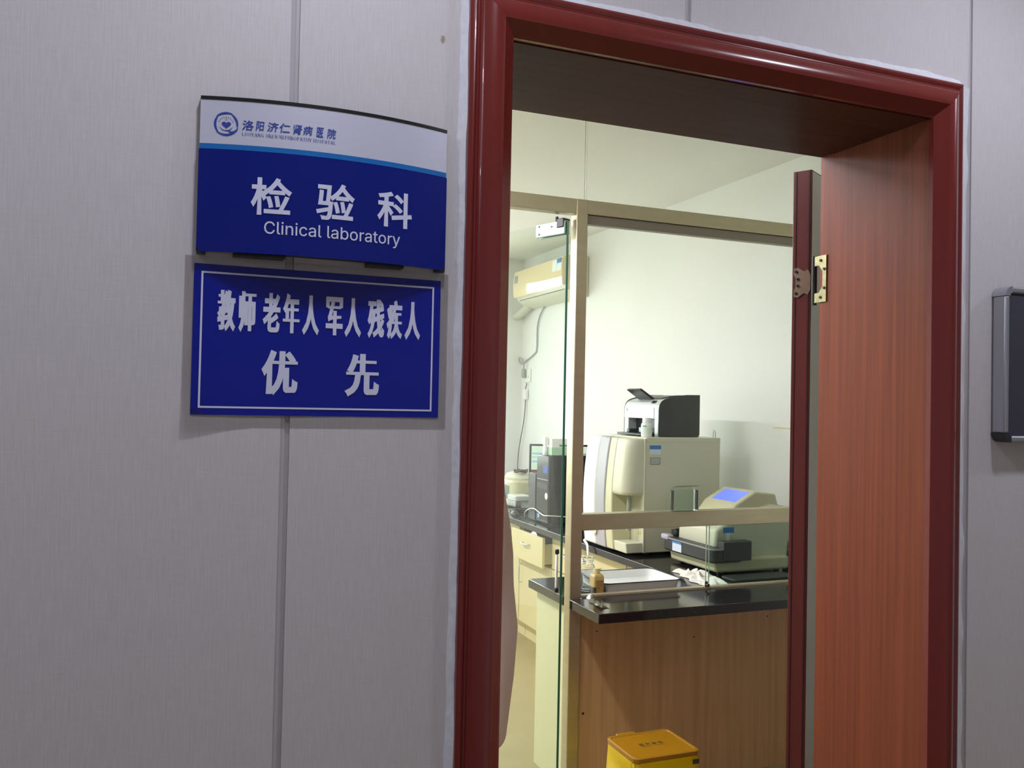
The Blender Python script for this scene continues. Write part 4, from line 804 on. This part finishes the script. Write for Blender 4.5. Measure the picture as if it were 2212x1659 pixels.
build('green_band', MB().box(2.3172, 3.7892, ZW+ch+0.002, 2.5008, 3.9308, ZW+ch+0.052), M_GREENP, t, smooth=0)
build('print', MB().box(2.37, 3.7885, ZW+ch+0.058, 2.43, 3.7893, ZW+ch+0.070), M_GREEN, t, smooth=0)
t = thing('white_dropper', (2.300, 3.81, ZW+ch), 'small white bottle in front of the pale carton', 'bottle')
build('body', MB().lathe([(0.014, ZW+ch+0.0005), (0.015, ZW+ch+0.003), (0.015, ZW+ch+0.05), (0.008, ZW+ch+0.06), (0.008, ZW+ch+0.066)], (2.302, 3.86, 0)), M_WHITEP, t)
build('cap', MB().box(2.290, 3.838, ZW+ch+0.0665, 2.316, 3.882, ZW+ch+0.118), M_WHITEP, t, bevel=0.003)
cf = thing('centrifuge', (2.53, 4.83, ZW), 'cream round-topped bench device with a dark cord on it', 'centrifuge')
build('body', MB().prism(rounded(2.41, 4.70, 2.68, 4.98, 0.06), 'z', ZW+0.003, ZW+0.20), M_OFFW2, cf, bevel=0.02, seg=3)
build('lid', MB().lathe([(0.125, ZW+0.2005), (0.128, ZW+0.215), (0.11, ZW+0.245), (0.06, ZW+0.258)], (2.545, 4.84, 0)), M_OFFW, cf)
build('window', MB().box(2.4085, 4.75, ZW+0.06, 2.4105, 4.93, ZW+0.16), mat('grey_green_window', (110, 132, 122), 0.25), cf)
t = thing('brown_cord', (2.53, 4.80, ZW+0.26), 'dark brown coiled cord lying on the cream bench device', 'cord')
build('cord', MB().tube([(2.46 + 0.09*k/20 + 0.012*math.cos(k*1.9), 4.74 + 0.03*math.sin(k*1.3), ZW+0.268 + 0.010*math.sin(k*2.3)) for k in range(21)], 0.006), mat('brown_cord', (66, 30, 22), 0.6), t)
tr_ = thing('tube_rack', (2.44, 4.62, ZW), 'pale tray rack of hanging tubes in front of the cream bench device', 'rack')
build('tray', MB().prism(rounded(2.37, 4.53, 2.50, 4.69, 0.02), 'z', ZW+0.068, ZW+0.105), mat('pale_grey_plastic', (208, 214, 206), 0.4), tr_, bevel=0.005)
build('legs', MB().box(2.48, 4.545, ZW+0.0005, 2.49, 4.675, ZW+0.068), mat('pale_grey_plastic', (208, 214, 206), 0.4), tr_)
for k in range(5):
    y = 4.545 + 0.032*k
    tt = tag(build('sample_tube', MB().lathe([(0.003, ZW+0.026), (0.008, ZW+0.032), (0.009, ZW+0.0675)], (2.38, y, 0), seg=14), M_WHITEP, origin=(2.38, y, ZW+0.026)), 'small white tube tip hanging under the pale tray rack', 'tube', 'tube tips under the tray rack')
t = thing('computer_mouse', (2.29, 4.35, ZW), 'black mouse on the worktop left of the computers', 'mouse')
def mouse(u, v):
    a = 2*math.pi*u; r = math.sin(math.pi*min(v, 0.999)/2); return (2.275 + 0.028*r*math.cos(a), 4.30 + 0.050*r*math.sin(a), ZW + 0.001 + 0.032*math.cos(math.pi*v/2))
build('body', MB().grid(mouse, 24, 8), M_BLACK, t)
t = thing('keyboard', (2.37, 4.42, ZW), 'dark keyboard left of the slim grey case', 'keyboard')
build('body', MB().box(2.325, 4.43, ZW+0.0005, 2.47, 4.52, ZW+0.018), M_DGREY, t, bevel=0.004)
mb = MB()
for i in range(4):
    for j in range(3): mb.box(2.335+0.032*i, 4.437+0.025*j, ZW+0.0181, 2.361+0.032*i, 4.457+0.025*j, ZW+0.023)
build('keys', mb, M_BLACK, t, smooth=0)
t = thing('white_cable', (2.285, 3.9, ZW), 'pale thin cable curving across the front of the computers', 'cable')
build('cable', MB().tube([(2.300, 4.18, ZW+0.006), (2.284, 4.13, ZW+0.045), (2.282, 4.05, ZW+0.075), (2.280, 3.97, ZW+0.085), (2.279, 3.90, ZW+0.075), (2.278, 3.82, ZW+0.062), (2.281, 3.755, ZW+0.066), (2.36, 3.75, ZW+0.06), (2.42, 3.752, ZW+0.05), (2.45, 3.755, ZW+0.006)], 0.0035), M_WHITEP, t)

# ------------------------------------------------------------------ on the laboratory walls
ac = thing('air_conditioner', (3.0, 5.16, 2.40), 'cream wall air conditioner near the ceiling, seen through the glass door', 'air conditioner')
AY0, AY1 = 4.665, 5.66
build('chassis', MB().prism([(2.999, 2.715), (2.83, 2.712), (2.80, 2.70), (2.79, 2.50), (2.815, 2.458), (2.86, 2.425), (2.93, 2.405), (2.999, 2.402)], 'y', AY0, AY1), M_OFFW, ac, bevel=0.008)
fp = build('front_panel', MB().prism([(2.80, 2.705), (2.785, 2.700), (2.775, 2.66), (2.771, 2.56), (2.776, 2.492), (2.784, 2.478), (2.792, 2.49), (2.80, 2.70)], 'y', AY0+0.004, AY1-0.004), mat('glossy_cream_panel', (236, 218, 172), 0.06, coat=0.6), ac, smooth=50)
def slope(t0, t1, d):
    f = lambda t, k: (2.815 + 0.115*t - 0.42*k, 2.458 - 0.053*t - 0.91*k)
    return [f(t0, 0), f(t0, d), f(t1, d), f(t1, 0)]
def vent(name, t0, t1, d, m): return build(name, MB().prism(slope(t0, t1, d), 'y', AY0+0.05, AY1-0.05), m, ac, smooth=0)
M_SLOT = mat('vent_slot', (92, 90, 78), 0.6)
vent('outlet_slot', 0.0, 0.30, 0.0015, M_SLOT); vent('louver', 0.30, 0.62, 0.006, M_OFFW2); vent('outlet_slot', 0.62, 0.80, 0.0015, M_SLOT)
lb = build('energy_label', MB().box(2.7725, AY0+0.02, 2.585, 2.7745, AY0+0.095, 2.69), mat('sticker_white', (232, 238, 240), 0.5), fp)
build('label_band', MB().box(2.7718, AY0+0.02, 2.655, 2.7724, AY0+0.095, 2.69), M_BLUE, lb)
build('paper_label', MB().box(2.7725, AY0+0.10, 2.60, 2.7745, AY0+0.185, 2.685), mat('sticker_white', (232, 238, 240), 0.5), fp)
build('badge', MB().box(2.7715, AY1-0.10, 2.60, 2.7735, AY1-0.03, 2.66), M_GREYP, fp)
t = thing('air_conditioner_pipe', (2.97, 5.75, 2.38), 'pale wrapped pipe running from the air conditioner to the wall corner', 'pipe')
build('pipe', MB().tube([(2.94, 5.665, 2.435), (2.945, 5.72, 2.425), (2.94, 5.82, 2.39), (2.93, 5.90, 2.365), (2.925, 5.965, 2.36)], 0.035, 14), mat('wrapped_pipe', (206, 208, 186), 0.6), t)
t = thing('hanging_power_cord', (2.985, 5.6, 2.1), 'grey cord hanging from the air conditioner to the wall socket', 'cord')
build('cord', MB().tube([(2.985, 5.47, 2.401), (2.985, 5.56, 2.33), (2.988, 5.615, 2.23), (2.99, 5.625, 2.05), (2.988, 5.68, 2.005), (2.985, 5.84, 1.955), (2.98, 5.93, 1.93), (2.965, 5.955, 1.955), (2.955, 5.93, 1.985), (2.955, 5.87, 1.97), (2.962, 5.84, 1.92), (2.962, 5.845, 1.885)], 0.006), M_GREYP, t)
build('plug', MB().lathe([(0.010, 1.885), (0.018, 1.875), (0.020, 1.815), (0.012, 1.80)], (2.962, 5.845, 0)), mat('green_grey_plug', (150, 162, 140), 0.5), t)
t = thing('wall_socket', (3.0, 5.82, 1.8), 'white wall socket below the air conditioner', 'socket')
build('plate', MB().box(2.985, 5.755, 1.765, 2.9995, 5.875, 1.885), M_WHITEP, t, bevel=0.004)
build('slots', MB().box(2.9842, 5.79, 1.80, 2.9849, 5.795, 1.82).box(2.9842, 5.83, 1.80, 2.9849, 5.835, 1.82), M_DGREY, t)
t = thing('hanging_cable', (2.98, 5.82, 1.5), 'thin dark cable with a white adapter hanging below the socket', 'cable')
build('cable', MB().tube([(2.985, 5.825, 1.755), (2.98, 5.815, 1.735), (2.98, 5.83, 1.715), (2.98, 5.828, 1.66), (2.98, 5.84, 1.50), (2.975, 5.865, 1.37), (2.97, 5.905, 1.25), (2.965, 5.935, 1.12), (2.96, 5.935, 0.97)], 0.004), M_DGREY, t)
build('adapter', MB().box(2.962, 5.80, 1.61, 2.995, 5.855, 1.70), M_WHITEP, t, bevel=0.006)
t = thing('yellow_tape', (3.0, 2.40, 1.478), 'faded yellow tape strip on the white wall by the door leaf', 'tape')
build('strip', MB().box(2.9985, 2.28, 1.474, 2.9998, 2.47, 1.480), mat('faded_yellow', (224, 214, 140), 0.7), t, smooth=0)

# ------------------------------------------------------------------ bin and basin by the doorway
bn = thing('waste_bin', (1.68, 1.45, 0), 'yellow medical waste bin with a bag, in front of the counter', 'bin')
LZ = 0.36; lx0, lx1, ly0, ly1 = 1.540, 1.806, 1.340, 1.556
build('bucket', MB().loft([ringz(lx0+0.045, ly0+0.04, lx1-0.045, ly1-0.04, 0.03, 0.0), ringz(lx0+0.014, ly0+0.014, lx1-0.014, ly1-0.014, 0.03, LZ-0.022)]), M_YEL, bn)
ld = build('lid', MB().loft([ringz(lx0, ly0, lx1, ly1, 0.022, LZ-0.020), ringz(lx0-0.001, ly0-0.001, lx1+0.001, ly1+0.001, 0.022, LZ-0.003), ringz(lx0+0.003, ly0+0.003, lx1-0.003, ly1-0.003, 0.02, LZ),
      ringz(lx0+0.010, ly0+0.010, lx1-0.010, ly1-0.010, 0.016, LZ), ringz(lx0+0.013, ly0+0.013, lx1-0.013, ly1-0.013, 0.014, LZ-0.003)]), M_YEL, bn)
build('hinge_lug', MB().box(1.588, ly1-0.002, LZ-0.016, 1.665, ly1+0.014, LZ+0.001), M_YEL, ld, bevel=0.003)
wl = [('医', 1.622, 1.640, 1.442, 1.462, 0.05), ('疗', 1.648, 1.665, 1.442, 1.462, 0.05), ('废', 1.673, 1.691, 1.442, 1.462, 0.05), ('物', 1.699, 1.717, 1.442, 1.462, 0.05), ('MEDICAL  WASTE', 1.622, 1.719, 1.431, 1.438, 0.0)]
build('lettering', lettering(wl, lambda u, v: (u, v, LZ-0.0026), None, (0, 0, 1)), mat('dark_print', (66, 56, 16), 0.6), ld, smooth=0)
def bag(k, n=36):
    P = []
    for i, p in enumerate(rounded(lx0-0.002, ly0-0.002, lx1+0.002, ly1+0.002, 0.03, 8)):
        c = Vector((1.673, 1.448)); q = Vector(p)-c; f = 1 + (0.03*math.sin(i*2.1+k*1.3) + 0.02*math.sin(i*3.7-k))*min(1, k*0.6) + 0.012*k*(1 if k < 5 else 5/k)
        z = (LZ-0.018) - 0.045*k
        P.append((c.x+q.x*f*0.99, c.y+q.y*f*0.99, max(z, 0.002)))
    return P
build('bag', MB().loft([bag(k) for k in range(8)], cap=False), M_YELBAG, bn, smooth=70, label='shiny yellow bag folded over the bin rim')
build('bag_print', MB().poly([(1.765, 1.3275, 0.318), (1.792, 1.3275, 0.318), (1.792, 1.3275, 0.335), (1.765, 1.3275, 0.335)]), mat('dark_print', (66, 56, 16), 0.6), bn, smooth=0)
t = thing('plastic_stool', (2.555, 1.45, 0), 'pale plastic stool mostly hidden behind the door leaf', 'stool')
sx_, sy_ = 2.555, 1.45
build('seat', MB().lathe([(0.01, 0.525), (0.15, 0.525), (0.168, 0.535), (0.172, 0.55), (0.160, 0.56), (0.02, 0.558)], (sx_, sy_, 0), seg=36), M_PINK, t)
for k in range(4):
    a = math.radians(45+90*k); build('leg', MB().cyl((sx_+0.13*math.cos(a), sy_+0.13*math.sin(a), 0.528), (sx_+0.165*math.cos(a), sy_+0.165*math.sin(a), 0.0), 0.02, 0.016), M_PINK, t)
# ------------------------------------------------------------------ person standing just inside, left of the doorway
ps = thing('person', (0.905, 1.36, 0), 'person in a pale lab coat and black trousers, almost hidden behind the left casing', 'person', rz=math.pi)
def skin_mesh(verts, edges, radii, root, name, m, sub=2, parent=None):
    me = bpy.data.meshes.new(name); me.from_pydata(verts, edges, []); me.materials.append(m)
    o = bpy.data.objects.new(name, me); COL.objects.link(o)
    sk = o.modifiers.new('skin', 'SKIN'); sk.use_smooth_shade = True
    for i, r in enumerate(radii):
        d = me.skin_vertices[0].data[i]; d.radius = (r, r) if not isinstance(r, tuple) else r; d.use_root = (i == root)
    s = o.modifiers.new('subsurf', 'SUBSURF'); s.levels = sub; s.render_levels = sub
    if parent: o.parent = parent; WORLD[o] = WORLD.get(parent)
    return o
V, E, Rr = [], [], []
def add(p, r, prev=None):
    V.append(p); Rr.append(r)
    if prev is not None: E.append((prev, len(V)-1))
    return len(V)-1
pel = add((0, 0, 0.92), 0.10); wst = add((0.0, 0, 1.08), 0.085, pel); chs = add((-0.015, 0, 1.24), 0.085, wst); nb = add((-0.02, 0, 1.36), 0.06, chs)
nk = add((-0.016, 0, 1.45), 0.05, nb); hd0 = add((0.016, 0, 1.535), 0.092, nk); hd1 = add((0.008, 0, 1.615), 0.118, hd0); hd2 = add((-0.004, 0, 1.68), 0.10, hd1)
for s in (-1, 1):
    h = add((0, 0.09*s, 0.86), 0.085, pel); k = add((0.0, 0.10*s, 0.45), 0.055, h); a = add((-0.05, 0.105*s, 0.09), 0.036, k); f = add((0.0, 0.11*s, 0.04), 0.030, a); add((0.07, 0.112*s, 0.03), 0.022, f)
    sh = add((-0.01, 0.145*s, 1.345), 0.045, nb); el = add((0.0, 0.215*s, 1.09), 0.042, sh); wr = add((0.11, 0.20*s, 0.87), 0.026, el); hn = add((0.135, 0.20*s, 0.80), (0.016, 0.030), wr)
    for q in range(4):
        b0 = add((0.145, (0.20-0.024+0.016*q)*s, 0.755), 0.0085, hn); b1 = add((0.155, (0.20-0.026+0.017*q)*s, 0.725-0.004*(q in (1, 2))), 0.008, b0); add((0.152, (0.20-0.026+0.017*q)*s, 0.70-0.006*(q in (1, 2))), 0.007, b1)
    th = add((0.165, (0.20-0.035)*s, 0.79), 0.010, wr); add((0.18, (0.20-0.045)*s, 0.755), 0.008, th)
pbody = skin_mesh(V, E, Rr, pel, 'body', M_SKIN, 2, ps)
mb = MB()
mb.loft([[(0.098, -0.012, 1.575), (0.098, 0.012, 1.575), (0.125, 0.008, 1.572), (0.125, -0.008, 1.572)], [(0.098, -0.006, 1.62), (0.098, 0.006, 1.62), (0.108, 0.004, 1.62), (0.108, -0.004, 1.62)]])
build('nose', mb, M_SKIN, ps)
mb = MB()
for s in (-1, 1): mb.lathe([(0.001, -0.009), (0.007, -0.006), (0.010, 0), (0.007, 0.006), (0.001, 0.009)], (0.094, 0.032*s, 1.612), 12)
build('eyes', mb, M_HAIR, ps)
build('mouth', MB().box(0.070, -0.02, 1.545, 0.093, 0.02, 1.552), mat('lip', (170, 96, 90), 0.5), ps)
mb = MB()
for s in (-1, 1): mb.obox((0.0, 0.098*s, 1.60), (0.03, 0.012, 0.05), Matrix.Identity(3))
build('ears', mb, M_SKIN, ps, bevel=0.005)
def hair(u, v):
    a = 2*math.pi*u; t = math.pi*0.62*v; front = max(0, math.cos(a)); t = t*(1-0.42*front)
    return (-0.008 + 0.112*math.sin(t)*math.cos(a), 0.108*math.sin(t)*math.sin(a), 1.632 + 0.108*math.cos(t))
build('hair', MB().grid(hair, 32, 12), M_HAIR, ps)
def ell(cx, rx, ry, z, n=36, wob=0.0, ph=0): return [(cx + rx*math.cos(2*math.pi*i/n)*(1+wob*math.sin(5*2*math.pi*i/n+ph)), ry*math.sin(2*math.pi*i/n)*(1+wob*math.sin(4*2*math.pi*i/n+ph)), z) for i in range(n)]
# coat hem 0.53 m, flared a little at the back
coat = [ell(-0.010, 0.128, 0.205, 0.535, wob=0.03), ell(-0.012, 0.150, 0.205, 0.72, wob=0.03, ph=0.4), ell(-0.014, 0.160, 0.200, 0.87, wob=0.02, ph=0.8), ell(-0.012, 0.147, 0.190, 1.00, wob=0.01), ell(-0.015, 0.142, 0.180, 1.10), ell(-0.014, 0.132, 0.182, 1.18), ell(-0.012, 0.110, 0.185, 1.28), ell(-0.016, 0.095, 0.172, 1.36), ell(-0.016, 0.078, 0.13, 1.405), ell(-0.012, 0.066, 0.072, 1.435), ell(-0.010, 0.062, 0.066, 1.452)]
co = build('lab_coat', MB().loft(coat, cap=False), M_COAT, ps, smooth=80)
mb = MB()
for s in (-1, 1): mb.tube([(-0.014, 0.115*s, 1.375), (-0.012, 0.165*s, 1.345), (-0.008, 0.195*s, 1.25), (0.0, 0.215*s, 1.09), (0.05, 0.21*s, 0.98), (0.10, 0.203*s, 0.89)], 0.055, 18)
build('sleeves', mb, M_COAT, ps, smooth=80)
mb = MB()
for s in (-1, 1): mb.tube([(0.0, 0.085*s, 0.84), (0.01, 0.095*s, 0.60), (0.0, 0.10*s, 0.45), (-0.045, 0.103*s, 0.30), (-0.05, 0.105*s, 0.04)], 0.085, 18)
build('trousers', mb, M_BLACK, ps, smooth=80)
mb = MB()
for s in (-1, 1): mb.loft([[(0.0 + 0.125*math.cos(2*math.pi*i/20)*sc_, 0.112*s + 0.046*math.sin(2*math.pi*i/20)*sc_, z) for i in range(20)] for sc_, z in ((1.0, 0.0), (1.02, 0.02), (0.9, 0.05), (0.6, 0.085))])
build('shoes', mb, mat('black_shoe', (20, 20, 20), 0.3), ps)
